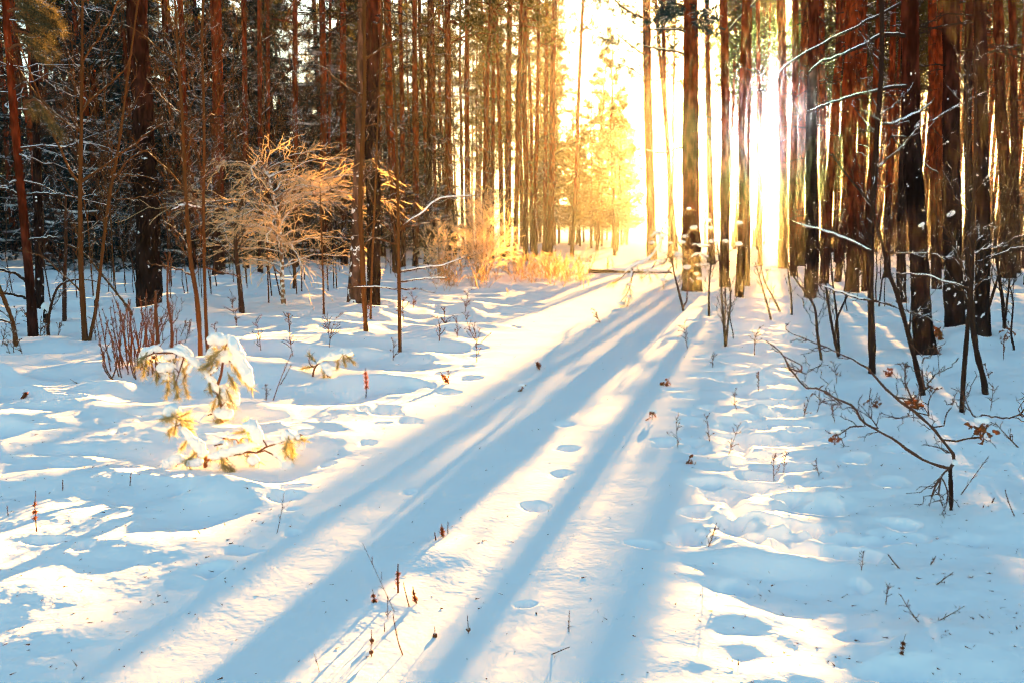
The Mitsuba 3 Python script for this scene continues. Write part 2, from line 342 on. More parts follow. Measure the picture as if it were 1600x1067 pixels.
for (px, py, h_, s_) in SWELL:
    p = flat(px, py); MOUNDS.append((p[0], p[1], 0.55 * h_, 0.8 * s_))
for (bx, by, *_r) in PINES:
    p = flat(bx, by); w = _r[1] / FPX * p[1]
    SPOT.append((p[0], p[1], w))
    MOUNDS.append((p[0], p[1], 0.09 + 0.15 * w, 0.25 + 1.3 * w)); MOUNDS.append((p[0], p[1], -0.09 - 0.1 * w, 0.09 + 0.65 * w))

# snow on the ground: one sheet, fine where it is near
def snow_sheet():
    rows = np.linspace(1105, 356, 560)
    ys = flat(np.full_like(rows, 800), rows)[:, 1]
    ys = np.r_[-420, -200, -90, -40, -18, -8, -3, -1, 0.2, 1.2, 1.8, ys[ys > 2.0], 420]
    u = np.linspace(-1, 1, 641); sc = np.maximum(0.74 * ys + 0.55, 1.2)
    sc = np.where(ys > 400, 330, sc)
    X = sc[:, None] * u
    for k in (1.25, 1.7, 2.6, 5):
        X = np.hstack([-sc[:, None] * k, X, sc[:, None] * k])
    edge = 430.0
    X[:, 0], X[:, -1] = -edge, edge
    X = np.clip(X, -edge, edge); X = np.sort(X, 1)
    Y = np.broadcast_to(ys[:, None], X.shape)
    Z = H(X, Y)
    n, m = X.shape
    i, j = np.meshgrid(np.arange(n - 1), np.arange(m - 1), indexing='ij')
    q = np.stack([i * m + j, i * m + j + 1, (i + 1) * m + j + 1, (i + 1) * m + j], -1).reshape(-1, 4)
    V = np.stack([X, Y, Z], -1).reshape(-1, 3)
    return V, np.vstack([q[:, [0, 1, 2]], q[:, [0, 2, 3]]])
scene['snowy_ground'] = mikit.ply(snow_sheet(), 'snow', smooth=True)
labels['snowy_ground'] = {'label': 'deep snow over the forest floor and track with footprints and drifts', 'category': 'snow', 'kind': 'structure'}

# ------------------------------------------------------------------ shared foliage, as shape groups
def group(gid, parts):
    scene[gid] = {'type': 'shapegroup', **parts}
def inst(key, gid, M):
    scene[key] = {'type': 'instance', 'shapegroup': {'type': 'ref', 'id': gid}, 'to_world': M}

def crown_mesh(seed, h=6.0, w=2.0, limbs=40, low=0.0, per=5, sz=0.19):
    """A pine crown from z=0 to h: limbs tipped with needle tufts, gaps between them."""
    rng = np.random.default_rng(seed)
    z = h * (low + (1 - low) * rng.random(limbs) ** 0.9)
    az = rng.uniform(0, 2 * np.pi, limbs)
    L = w * (1 - 0.75 * (z / h) ** 1.5) * rng.uniform(0.5, 1.1, limbs)
    d = np.stack([np.cos(az), np.sin(az), 0.15 + 0.7 * (z / h) + 0.2 * rng.normal(size=limbs)], 1); d = nrm(d)
    s = np.linspace(0, 1, 6)
    P = np.stack([0 * z, 0 * z, z], 1)[:, None] + d[:, None] * (L[:, None, None] * s[:, None]); P[:, :, 2] -= 0.22 * L[:, None] * s ** 2
    sub, sl = twigs_on(P, 9, 0.42 * L, rng, 0.8, 0.1, 0.0, 4, 0.3, 1.0, flat=0.5)
    ends = np.concatenate([sub[:, -1], sub[:, 2], P[:, -1], P[:, 4]]); dirs = np.concatenate([sub[:, -1] - sub[:, -2], sub[:, 2] - sub[:, 1], P[:, -1] - P[:, -2], P[:, 4] - P[:, 3]])
    dirs = nrm(dirs) + [0, 0, 0.25]
    return (tubes(P, taper(limbs, 6, 0.028, 0.008), 3), tuft(ends, dirs, per, sz, 0.05, rng, 0.75))
for k in range(5):
    wd, nd = crown_mesh(100 + k, h=5.5 + 0.5 * k, w=1.7 + 0.2 * (k % 3), limbs=42)
    group(f'grp_crown_{k}', {'a': mikit.ply(join(nd), 'needle_green')})
    group(f'grp_limbs_{k}', {'a': mikit.ply(wd, 'bark_red')})

def dead_twigs(rng, L, rings, k, r0=0.014):
    """bare whorled branches along a trunk: rings of (x, y, z) on the axis."""
    az = rng.uniform(0, 2 * np.pi, (len(rings), k)); n = len(rings) * k
    d = np.stack([np.cos(az), np.sin(az), rng.uniform(-0.25, 0.35, az.shape)], -1).reshape(n, 3)
    ln = L * rng.uniform(0.25, 1.0, n); s = np.linspace(0, 1, 6)
    P = np.repeat(rings, k, 0)[:, None] + d[:, None] * (ln[:, None, None] * s[:, None])
    P[:, :, 2] -= rng.uniform(0.05, 0.28, (n, 1)) * ln[:, None] * s ** 1.6
    P[:, 1:] += rng.normal(size=(n, 5, 3)) * 0.03 * ln[:, None, None]
    return P, ln

def pine_trunk(pts, H_tot, r0, r1, rng, sides, step, rough):
    n = max(6, int(H_tot / step))
    C = smooth_line(pts, n); u = np.linspace(0, 1, n); z = u * H_tot
    R = r0 + (r1 - r0) * u + 0.32 * r0 * np.exp(-z / 0.28)
    V, F = tubes(C[None], R[None], sides)
    c = np.repeat(C, sides, 0); d = nrm(V - c)
    ang = np.tile(np.arange(sides), n)
    q = np.stack([V[:, 0] * 9, V[:, 1] * 9, V[:, 2] * 2.0], 1)
    q2 = np.stack([V[:, 0] * 26, V[:, 1] * 26, V[:, 2] * 5.0], 1)
    k = (meshkit.fbm(q, 2, 5) - 0.5) * 0.28 + (np.abs(meshkit.noise(q2, 9) - 0.5) - 0.25) * 0.30
    return V + d * (k * rough * np.repeat(R, sides))[:, None], F

rngP = np.random.default_rng(11)
PKEY = []
for idx, ((bx, by, tx, wb, wt, mat, ck, nb, lab), (x, y, w)) in enumerate(zip(PINES, SPOT)):
    nb = min(nb, 3) if 1040 < bx < 1260 else nb
    key = thing('pine_tree', lab, 'tree'); PKEY.append(key)
    z0 = float(H(x, y)); B = np.array([x, y, z0 - 0.15]); T = at(tx, 0, y)
    dirn = nrm(T - B)
    near = y < 19
    Ht = rngP.uniform(14.5, 17.5); cb = rngP.uniform(9.5, 11) if bx > 1000 else rngP.uniform(7.5, 10.0)
    r0, r1 = wb / FPX * y / 2, 0.03
    zt = T[2]
    rt = wt / FPX * y / 2
    end = B + dirn * (Ht / dirn[2])
    # bends a little between foot and frame top
    mids = [B + (T - B) * f + np.r_[rngP.normal(size=2) * 0.22 * r0, 0] for f in (0.3, 0.65)]
    pts = [B, *mids, T] + ([end] if Ht > zt + 0.5 else [])
    n_s = 22 if near else 11
    step = 0.10 if near else 0.25
    Lh = max(Ht, zt)
    C = smooth_line(pts, max(8, int(Lh / step))); hh = C[:, 2] - B[2]
    R = np.interp(hh, [0, zt - B[2], max(Ht, zt + 1) + 0.01], [r0, rt, 0.04]) + 0.30 * r0 * np.exp(-hh / 0.3)
    V, F = tubes(C[None], R[None], n_s)
    c = np.repeat(C, n_s, 0); d = nrm(V - c)
    q = V * [8, 8, 1.8]; q2 = V * [24, 24, 5]
    k = (meshkit.fbm(q, 2, 5) - 0.5) * 0.35 + (np.abs(meshkit.noise(q2, 9) - 0.5) - 0.25) * (0.34 if near else 0.2)
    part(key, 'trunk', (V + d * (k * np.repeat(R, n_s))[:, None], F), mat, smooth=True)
    # crown
    ang = float(rngP.uniform(0, 360)); g = int(rngP.integers(5)); sc = float(rngP.uniform(0.85, 1.1))
    ax = B + dirn * (cb / dirn[2])
    M = T4().translate(ax.tolist()).rotate([0, 0, 1], ang).scale([sc, sc, (Ht - cb + 0.8) / (5.5 + 0.5 * g)])
    inst(f'{key}__crown', f'grp_crown_{g}', M); inst(f'{key}__limbs', f'grp_limbs_{g}', M); labels[f'{key}__limbs'] = {'kind': 'stuff'}
    # bare branches: some long ones each its own part, the rest as twigs
    lo = 1.6 if bx < 1000 else 3.4
    zz = np.sort(rngP.uniform(lo, cb, (26 if near else 20) if bx < 1000 else (5 if 1040 < bx < 1260 else 12)))
    ring = B + dirn * (zz / dirn[2])[:, None]
    P, ln = dead_twigs(rngP, 1.5 if bx < 1000 else 1.1, ring, 2)
    sub, sl = twigs_on(P, 5, ln * 0.5, rngP, 0.8, 0.05, -0.1, 4, 0.25, 1.0)
    order = np.argsort(-ln)
    big = order[:nb]
    mt = 'twig_dark' if (bx > 1000 or rngP.random() < 0.5) else 'twig_snowy'
    for b_ in big:
        s_ = sub.reshape(len(P), -1, 4, 3)[b_]
        part(key, 'branch', join(tubes(P[b_][None], taper(1, 6, 0.015, 0.006), 5), tubes(s_, taper(len(s_), 4, 0.007, 0.004), 3)), mt)
    rest = order[nb:]
    s_ = sub.reshape(len(P), -1, 4, 3)[rest].reshape(-1, 4, 3)
    part(key, 'twigs', join(tubes(P[rest], taper(len(rest), 6, 0.012, 0.005), 4), tubes(s_, taper(len(s_), 4, 0.006, 0.003), 3)), mt, kind='stuff')

# ------------------------------------------------------------------ the stands further back: whole trees as shape groups
def far_pine(seed, kind):
    rng = np.random.default_rng(seed)
    Ht = 15.0; cb = {'bare': 9.0, 'leafy': 5.5, 'young': 2.0, 'high': 8.6}[kind]
    n = 14; z = np.linspace(-0.3, Ht, n)
    C = np.stack([np.cumsum(rng.normal(size=n)) * 0.03, np.cumsum(rng.normal(size=n)) * 0.03, z], 1)
    R = np.interp(z, [0, 3, 9, Ht], [0.13, 0.105, 0.08, 0.03])
    if kind == 'young': C[:, 2] *= 0.55; R *= 0.6; Ht *= 0.55; cb *= 0.7
    tr = tubes(C[None], R[None], 9)
    wd, nd = crown_mesh(seed + 50, Ht - cb, {'bare': 1.7, 'high': 2.3}.get(kind, 1.5), {'leafy': 60, 'high': 75}.get(kind, 40), 0.0, 5, 0.22)
    zz = np.sort(rng.uniform(1.5, max(cb, 2.0), 16)); ring = np.stack([0 * zz, 0 * zz, zz], 1)
    P, ln = dead_twigs(rng, 1.5, ring, 2); sub, _ = twigs_on(P, 4, ln * 0.5, rng, 0.8, 0.0, -0.1, 4, 0.3)
    tw = join(tubes(P, taper(len(P), 6, 0.014, 0.007), 3), tubes(sub, taper(len(sub), 4, 0.009, 0.005), 3))
    up = lambda m: (m[0] + [0, 0, cb], m[1])
    mat = {'bare': 'needle_green', 'leafy': 'needle_green', 'high': 'needle_green', 'young': 'needle_gold'}[kind]
    return {'trunk': mikit.ply(tr, 'bark_red', smooth=True), 'crown': mikit.ply(up(nd), mat), 'limbs': mikit.ply(up(wd), 'twig_dark'), 'twigs': mikit.ply(tw, 'twig_dark' if seed % 3 else 'twig_snowy')}
for k in range(4): group(f'grp_pine_bare_{k}', far_pine(200 + k, 'bare'))
for k in range(3): group(f'grp_pine_leafy_{k}', far_pine(230 + k, 'leafy'))
for k in range(3): group(f'grp_pine_high_{k}', far_pine(280 + k, 'high'))
for k in range(3): group(f'grp_pine_young_{k}', far_pine(260 + k, 'young'))

def spruce(seed):
    rng = np.random.default_rng(seed); Ht = 11.0; nl = 110
    z = Ht * (0.02 + 0.95 * np.sort(rng.random(nl))); az = rng.uniform(0, 2 * np.pi, nl)
    L = (0.25 + 2.1 * (1 - z / Ht) ** 0.8) * rng.uniform(0.7, 1.1, nl)
    s = np.linspace(0, 1, 6); d = np.stack([np.cos(az), np.sin(az), 0.1 * np.ones(nl)], 1)
    P = np.stack([0 * z, 0 * z, z], 1)[:, None] + d[:, None] * (L[:, None, None] * s[:, None]); P[:, :, 2] += L[:, None] * (-0.55 * s + 0.32 * s ** 2.5)
    sub, _ = twigs_on(P, 12, 0.5 * L, rng, 0.75, -0.15, -0.15, 4, 0.15, 1.0, flat=0.35)
    e = np.concatenate([sub[:, -1], sub[:, 2], sub[:, 1], P[:, -1], P[:, 4]]); dd = np.concatenate([sub[:, -1] - sub[:, -2], sub[:, 2] - sub[:, 1], sub[:, 1] - sub[:, 0], P[:, -1] - P[:, -2], P[:, 4] - P[:, 3]])
    nd = tuft(e, nrm(dd) + [0, 0, -0.2], 4, 0.26, 0.07, rng, 0.45, 0.15)
    pick = rng.random(nl) < 0.35
    Q = P[pick][:, 2:] + [0, 0, 0.05]; R = np.stack([0.015, 0.04, 0.05, 0.015] * np.ones((pick.sum(), 1)), 0) * rng.uniform(0.6, 1.3, (pick.sum(), 1))
    sn = tubes(Q, R, 5)
    tr = tubes(np.stack([0 * s, 0 * s, s * Ht - 0.2], 1)[None], np.linspace(0.14, 0.01, 6)[None], 8)
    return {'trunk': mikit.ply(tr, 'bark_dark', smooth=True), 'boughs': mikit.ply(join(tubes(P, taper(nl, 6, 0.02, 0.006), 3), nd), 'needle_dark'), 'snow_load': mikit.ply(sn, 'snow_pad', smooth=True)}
for k in range(4): group(f'grp_spruce_{k}', spruce(300 + k))

rngF = np.random.default_rng(77)
taken = [(x, y) for x, y, w in SPOT]
MARKS = [(-400, 'the left edge of the picture'), (30, 'the slim orange edge pine'), (128, 'the golden double-stemmed sapling'), (228, 'the thick left pine'), (300, 'the close sapling pair'), (340, 'the broad red trunk'), (443, 'the frosted arching tree'), (572, 'the dark twin pines'),
         (624, 'the level-branched sapling'), (745, 'the round golden shrub'), (858, 'the pine nearest the clearing'), (1015, 'the lone clearing pine'), (1082, 'the thick pine behind the bough'), (1132, 'the straight pine left of the sun'), (1205, 'the sun'), (1267, 'the pine with torn bark'),
         (1331, 'the wide red pine'), (1364, 'the thin straight dark sapling'), (1438, 'the pine with two snowy limbs'), (1490, 'the pine with snow in its fork'), (1532, 'the straight dark pine'), (1575, 'the left-leaning edge pine')]
LATER = {}
def later(key, phrase, x, y):
    if phrase == 'slim far pine': phrase = 'slim farthest pine' if y > 50 else phrase
    LATER.setdefault(phrase, []).append((800 + FPX * x / (y * math.cos(PITCH) + 0.2), y, key))
ORD = 'first second third fourth fifth sixth seventh eighth ninth tenth eleventh twelfth thirteenth fourteenth fifteenth sixteenth seventeenth eighteenth nineteenth twentieth'.split()
def number_labels():
    for phrase, found in LATER.items():
        buckets = {}
        for px, y, key in sorted(found): buckets.setdefault(([t for a, t in MARKS if a <= px] or [MARKS[0][1]])[-1], []).append((px, y, key))
        for mark, items in buckets.items():
            parts = [('', items)]
            if len(items) > 20:
                m = sorted(q[1] for q in items)[len(items) // 2]; parts = [('nearer ', [q for q in items if q[1] < m]), ('deeper ', [q for q in items if q[1] >= m])]
            for adj, sub in parts:
                for k, (px, y, key) in enumerate(sub): labels[key]['label'] = f'{ORD[k] if k < 20 else ORD[k - 20] + " rearmost"} {adj}{phrase} right of {mark}'
def place_far(base, gid, x, y, label, grp, sxy=1.0, sz=1.0, subs=(), lean=0.02):
    key = thing(base, label, 'tree', grp); later(key, label, x, y)
    M = T4().translate([x, y, float(H(x, y)) - 0.05]).rotate([1, 0, 0], math.degrees(rngF.normal() * lean)).rotate([0, 1, 0], math.degrees(rngF.normal() * lean)).rotate([0, 0, 1], rngF.uniform(0, 360)).scale([sxy, sxy, sz])
    inst(key, gid, M)
    for s_ in subs: labels[f'{key}__{s_}'] = {'kind': 'stuff'}
def scatter(nw, ylo, yhi, xlo, xhi, gap, tries=6000):
    out = []
    for _ in range(tries):
        if len(out) >= nw: break
        y = ylo + (yhi - ylo) * rngF.random(); a, b = xlo(y), xhi(y); x = a + (b - a) * rngF.random()
        if y > 26 and (abs(x / y - 0.3245) < 0.013 or -4.9 < x - 0.3245 * y < -3.1): continue
        if all((x - p) ** 2 + (y - q) ** 2 > gap ** 2 for p, q in taken): out.append((x, y)); taken.append((x, y))
    return out
PSUB = ('crown', 'limbs', 'twigs')
for x, y in scatter(44, 27, 66, lambda y: -0.70 * y, lambda y: -0.20 * y, 1.7):
    px = 800 + FPX * x / y
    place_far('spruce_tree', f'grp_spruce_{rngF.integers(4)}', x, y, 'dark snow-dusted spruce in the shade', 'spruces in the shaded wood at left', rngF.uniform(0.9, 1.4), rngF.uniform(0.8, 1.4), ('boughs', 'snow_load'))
for x, y in scatter(10, 34, 60, lambda y: -0.26 * y, lambda y: -0.10 * y, 2.0):
    place_far('spruce_tree', f'grp_spruce_{rngF.integers(4)}', x, y, 'dusky spruce far behind red pines', 'spruces behind the red pines', rngF.uniform(0.8, 1.1), rngF.uniform(0.6, 1.0), ('boughs', 'snow_load'))
for x, y in scatter(44, 24, 60, lambda y: -0.72 * y, lambda y: -0.26 * y, 1.5):
    place_far('pine_tree', f'grp_pine_bare_{rngF.integers(4)}', x, y, 'slim far pine in the shaded wood', 'far pines of the shaded wood at left', rngF.uniform(0.7, 1.2), rngF.uniform(0.9, 1.25), PSUB)
for x, y in scatter(70, 30, 75, lambda y: -0.26 * y, lambda y: 0.055 * y, 1.3):
    k = rngF.random()
    gid = f'grp_pine_bare_{rngF.integers(4)}' if k < 0.6 else f'grp_pine_leafy_{rngF.integers(3)}'
    place_far('pine_tree', gid, x, y, 'slim far pine', 'far pines left of the clearing', rngF.uniform(0.6, 1.1), rngF.uniform(0.85, 1.2), PSUB)
for x, y in scatter(34, 38, 74, lambda y: 0.03 * y, lambda y: 0.15 * y, 1.3):
    place_far('young_pine', f'grp_pine_young_{rngF.integers(3)}', x, y, 'golden backlit young pine', 'golden young pines by the clearing', rngF.uniform(0.9, 1.5), rngF.uniform(0.7, 1.3), PSUB)
for x, y in scatter(5, 40, 62, lambda y: 0.20 * y, lambda y: 0.36 * y, 1.6):
    place_far('pine_tree', f'grp_pine_bare_{rngF.integers(4)}', x, y, 'slim far pine in the glare', 'far pines in the sun glare', rngF.uniform(0.6, 1.0), rngF.uniform(0.95, 1.2), PSUB)
for x, y in scatter(60, 17, 60, lambda y: 0.37 * y, lambda y: 0.80 * y, 1.2):
    k = rngF.random()
    place_far('pine_tree', f'grp_pine_bare_{rngF.integers(4)}', x, y, 'slim far pine', 'far pines right of the sun', rngF.uniform(0.6, 1.1), rngF.uniform(0.95, 1.25), PSUB)
for x, y in scatter(62, 36, 76, lambda y: 0.36 * y, lambda y: 0.68 * y, 0.8):
    key_ = f'grp_pine_bare_{rngF.integers(4)}'
    place_far('pine_tree', key_, x, y, 'slim far pine', 'far pines right of the sun', rngF.uniform(0.45, 0.85), rngF.uniform(1.0, 1.2), PSUB)
for x, y in scatter(26, 24, 46, lambda y: 0.42 * y, lambda y: 0.72 * y, 0.8):
    place_far('pine_tree', f'grp_pine_bare_{rngF.integers(4)}', x, y, 'slim far pine', 'far pines right of the sun', rngF.uniform(0.4, 0.65), rngF.uniform(1.0, 1.2), PSUB)
for x, y in scatter(6, 48, 66, lambda y: 0.245 * y, lambda y: 0.355 * y, 1.0):
    place_far('pine_tree', f'grp_pine_high_{rngF.integers(3)}', x, y, 'dense-crowned far pine', 'dense-crowned far pines around the sun', rngF.uniform(0.42, 0.55), rngF.uniform(1.0, 1.15), PSUB, 0.006)
for px_, y in ((1195, 58), (1221, 66), (1178, 50), (1231, 52), (1164, 61), (1145, 55)):
    place_far('pine_tree', f'grp_pine_bare_{rngF.integers(4)}', (px_ - 800) / FPX * y * 0.99, y, 'slim far pine in the glare', 'far pines in the sun glare', 0.45, 1.1, PSUB, 0.004)
for x, y in scatter(26, 42, 62, lambda y: 0.24 * y, lambda y: 0.56 * y, 1.2):
    place_far('pine_tree', f'grp_pine_high_{rngF.integers(3)}', x, y, 'dense-crowned far pine', 'dense-crowned far pines around the sun', rngF.uniform(0.8, 1.1), rngF.uniform(1.0, 1.15), PSUB)
for x, y in scatter(26, 120, 230, lambda y: 0.05 * y, lambda y: 0.6 * y, 5.0):
    place_far('pine_tree', f'grp_pine_leafy_{rngF.integers(3)}', x, y, 'pale hazy distant tree', 'trees beyond the clearing', 1.3, rngF.uniform(0.45, 0.7), PSUB)

side = scatter(34, 22, 60, lambda y: -1.25 * y, lambda y: -0.76 * y, 1.6) + scatter(34, 20, 60, lambda y: 0.84 * y, lambda y: 1.25 * y, 1.6)
labels['surrounding_wood'] = {'label': 'dense wood going on beyond both sides of the view', 'category': 'wood', 'kind': 'stuff'}
for i, (x, y) in enumerate(side):
    inst(f'surrounding_wood__{i + 1:03d}', f'grp_spruce_{i % 4}' if (i % 2 and x < 0) else f'grp_pine_bare_{i % 4}', T4().translate([x, y, float(H(x, y)) - 0.05]).rotate([0, 0, 1], 37.0 * i))

# ------------------------------------------------------------------ bare saplings, traced stems with branches of their own
def px_line(pts, Y, rng=None, wander=0.0, n=10):
    P = np.array([at(a, b, Y) for a, b in pts])
    if wander: P[:, 1] += np.linspace(0, wander, len(P))
    return smooth_line(P, n)
class Depths:
    """Where limbs already traced run, so that the next one starts on them."""
    def __init__(self): self.q, self.P = np.zeros((0, 2)), np.zeros((0, 3))
    def line(self, pts, Y0, wander, n):
        Y = Y0
        if len(self.q):
            d = np.linalg.norm(self.q - np.array(pts[0]), axis=1); i = int(np.argmin(d))
            if d[i] < 9: Y = self.P[i, 1]
        P = px_line(pts, Y, wander=wander, n=n)
        if len(self.q) and d[i] < 9: P[0] = self.P[i]
        u = np.linspace(0, 1, 60); c = np.cumsum(np.r_[0, np.linalg.norm(np.diff(np.array(pts, float), axis=0), axis=1)])
        self.q = np.vstack([self.q, np.stack([np.interp(u * c[-1], c, np.array(pts, float)[:, k]) for k in (0, 1)], 1)])
        t = np.linspace(0, 1, len(P)); self.P = np.vstack([self.P, np.stack([np.interp(u, t, P[:, k]) for k in range(3)], 1)])
        return P
def base_y(px, py): return float(ground(px, py)[1])

def bush_twigs(P, r, rng, k, L, mat, key, nm='branch', lift=0.35, spread=0.8, sides=4, k2=5, curl=0.15, minr=0.0022):
    """k branches on the line P, each a part with its own side twigs."""
    B, ln = twigs_on(P, k, L, rng, spread, lift, curl, 7, 0.2, 0.98, 0.035, 0.45)
    S, sl = twigs_on(B, k2, ln * 0.5, rng, 0.75, 0.15, 0.1, 5, 0.15, 1.0, 0.05)
    S2, _ = twigs_on(S, 2, sl * 0.45, rng, 0.7, 0.1, 0.1, 3, 0.3, 1.0, 0.05)
    for i in range(len(B)):
        s_ = S[i * k2:(i + 1) * k2]; t_ = S2[i * k2 * 2:(i + 1) * k2 * 2]
        rb = max(r * 0.5 * (ln[i] / L) ** 0.5, minr * 1.6)
        part(key, nm, join(tubes(B[i][None], taper(1, 7, rb, minr), sides), tubes(s_, taper(len(s_), 5, minr * 1.4, minr * 0.8), 3), tubes(t_, taper(len(t_), 3, minr, minr * 0.7), 3)), mat)

def sapling(label, stems, mat, k=12, L=0.8, traced=(), seed=0, cat='sapling', base='sapling', k2=5, lift=0.35, group_=None, minr=0.0022, tw=None, snowy=()):
    rng = np.random.default_rng(seed)
    key = thing(base, label, cat, group_)
    Y0 = base_y(*stems[0][0][0])
    for pts, w0, w1 in stems:
        Y = Y0 + rng.uniform(-0.05, 0.05)
        P = px_line(pts, Y, n=28); P[0, 2] -= 0.06
        r0, r1 = w0 / FPX * Y / 2, w1 / FPX * Y / 2
        part(key, 'stem', tubes(P[None], (np.linspace(r0, r1, 28) * (1 + 0.08 * rng.normal(size=28)))[None], 8), mat, smooth=True)
        kk = max(2, int(k * (1 if pts is stems[0][0] else 0.6)))
        if k: bush_twigs(P, r0 * 0.6, rng, kk, L, tw or mat, key, lift=lift, k2=k2, minr=minr)
    for j, (pts, w0, w1) in enumerate(traced):
        P = px_line(pts, Y0, wander=rng.uniform(-0.25, 0.25), n=14); P[1:-1] += rng.normal(size=(12, 3)) * 0.006
        S, sl = twigs_on(P, 7, 0.3 * np.linalg.norm(P[-1] - P[0]), rng, 0.7, 0.2, 0.1, 5, 0.2, 1.0, 0.05)
        S2, _ = twigs_on(S, 3, sl * 0.5, rng, 0.7, 0.1, 0.1, 4, 0.3)
        part(key, 'branch', join(tubes(P[None], taper(1, 14, w0 / FPX * Y0 / 2, w1 / FPX * Y0 / 2), 6), tubes(S, taper(len(S), 5, minr * 1.6, minr), 3), tubes(S2, taper(len(S2), 4, minr, minr * 0.7), 3)), tw or mat)
        if j in snowy:
            Q = P.copy(); Q[:, 2] += w0 / FPX * Y0 * 0.35
            part(key, 'snow_load', pad(Q[:12], 0.5 * w0 / FPX * Y0 * np.array([0.5, 1, 0.9, 0.6]), rng, 0.8, 7, 16), 'snow_pad', smooth=True)
    return key

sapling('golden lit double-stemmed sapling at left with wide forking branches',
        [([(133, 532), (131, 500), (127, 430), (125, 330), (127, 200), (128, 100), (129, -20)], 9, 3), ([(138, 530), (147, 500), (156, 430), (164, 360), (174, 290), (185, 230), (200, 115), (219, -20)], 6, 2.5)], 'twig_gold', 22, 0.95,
        [([(124, 288), (108, 262), (90, 225), (65, 160), (40, 90), (20, 40)], 4, 1.5), ([(124, 288), (160, 262), (210, 228), (262, 193), (275, 190)], 4, 1.5), ([(127, 178), (150, 150), (190, 120), (212, 85)], 3.5, 1.5),
         ([(127, 98), (150, 65), (175, 20), (185, -20)], 3, 1.5), ([(125, 108), (100, 80), (85, 40)], 3, 1.2), ([(124, 205), (95, 185), (60, 150), (25, 95), (0, 60)], 3, 1.3), ([(174, 290), (210, 245), (240, 232), (252, 226)], 3, 1.3), ([(125, 455), (100, 425), (75, 400), (52, 393)], 3, 1.3),
         ([(174, 273), (215, 275), (250, 283)], 2.5, 1.2), ([(160, 290), (180, 312), (230, 305), (262, 290)], 2.5, 1.2)], 1)
sapling('slender golden sapling with a curved foot, left stem of the close pair',
        [([(313, 561), (312, 520), (308, 470), (297, 400), (290, 300), (284, 170), (278, 80), (272, -20)], 8, 3)], 'twig_gold', 26, 0.95,
        [([(281, 105), (255, 80), (215, 50), (205, 45)], 3, 1.2), ([(284, 178), (250, 152), (220, 120)], 3, 1.2), ([(290, 300), (262, 265), (235, 240), (200, 225)], 3, 1.2), ([(297, 400), (270, 360), (240, 345)], 3, 1.2), ([(299, 430), (275, 420), (232, 413)], 3, 1.2)], 2)
sapling('straight darker sapling, right stem of the close pair behind the snowy young pine',
        [([(324, 547), (321, 480), (318, 334), (319, 200), (316, 60), (319, -20)], 6, 3)], 'twig_gold', 28, 0.9, [([(318, 330), (290, 322), (262, 328), (248, 337)], 4, 2), ([(319, 418), (345, 428), (372, 436)], 3, 1.5)], 3, snowy=(0,))
sapling('small crooked dark tree between the close sapling pair and the frosted tree',
        [([(378, 490), (374, 440), (368, 390), (373, 330), (384, 300), (392, 270)], 9, 3)], 'twig_snowy', 22, 1.3, [], 4, k2=6, lift=0.25)
sapling('short bare sapling right of the frosted arching tree trunk', [([(459, 455), (460, 430), (458, 400), (455, 360)], 5, 2)], 'twig_snowy', 8, 0.7, [], 5)
sapling('thin yellow birch sapling standing in front of the dark twin pines',
        [([(572, 518), (569, 470), (566, 400), (563, 330), (566, 230), (570, 120), (568, -20)], 8, 5)], 'twig_gold', 12, 0.8, [([(563, 370), (590, 345), (620, 380)], 2, 1), ([(566, 198), (590, 195), (640, 205)], 2.5, 1), ([(569, 95), (600, 75), (650, 50), (690, 20)], 3.5, 1.5), ([(568, 150), (540, 135), (510, 110), (480, 85)], 3, 1.2)], 6)
sapling('hair-thin golden sapling along the right edge of the dark twin pines', [([(579, 500), (581, 420), (585, 330), (590, 200), (595, 80), (596, -20)], 3.5, 2.2)], 'twig_gold', 8, 0.5, [], 7)
sapling('bare sapling with level golden side branches between the twin pines and the track',
        [([(625, 549), (624, 480), (623, 400), (622, 320), (619, 200), (612, 60)], 6.5, 2)], 'twig_gold', 14, 0.6,
        [([(624, 358), (660, 333), (690, 310), (725, 308), (765, 304)], 4, 1.5), ([(624, 360), (655, 350), (705, 345)], 3, 1.2), ([(624, 425), (660, 420), (700, 412), (745, 398)], 3.5, 1.2), ([(624, 452), (580, 448), (545, 447)], 2.5, 1), ([(624, 440), (650, 437), (690, 434), (715, 433)], 3, 1), ([(622, 382), (590, 374), (525, 365)], 3, 1), ([(624, 452), (650, 452), (680, 458)], 2.5, 1), ([(622, 300), (600, 260), (575, 230)], 2.5, 1)], 8, snowy=(0, 2, 3, 4))
sapling('leaning brown stub of a sapling at the left edge of the picture', [([(26, 545), (20, 505), (8, 472), (-8, 430), (-20, 380)], 7, 4)], 'twig_gold', 3, 0.4, [([(19, 505), (8, 497), (-8, 490)], 4, 2)], 9, snowy=(0,))
sapling('short dark sapling trunk in the blue shade behind the golden double sapling', [([(101, 512), (101, 440), (103, 380), (102, 300)], 7, 4)], 'twig_snowy', 10, 1.0, [], 10)
sapling('thin whip standing left of the dark twin pines', [([(506, 494), (505, 440), (503, 380), (500, 290)], 3.5, 1.5)], 'twig_gold', 8, 0.6, [], 11)
sapling('arched snow-lined sapling bending left of the thick pine', [([(75, 520), (82, 470), (95, 445), (120, 437), (150, 440)], 5, 2)], 'twig_snowy', 10, 0.6, [], 12)
sapling('leaning bare pole behind the red dried brush', [([(208, 492), (180, 455), (155, 425), (130, 395), (95, 380)], 4, 2)], 'twig_gold', 8, 0.7, [], 13)

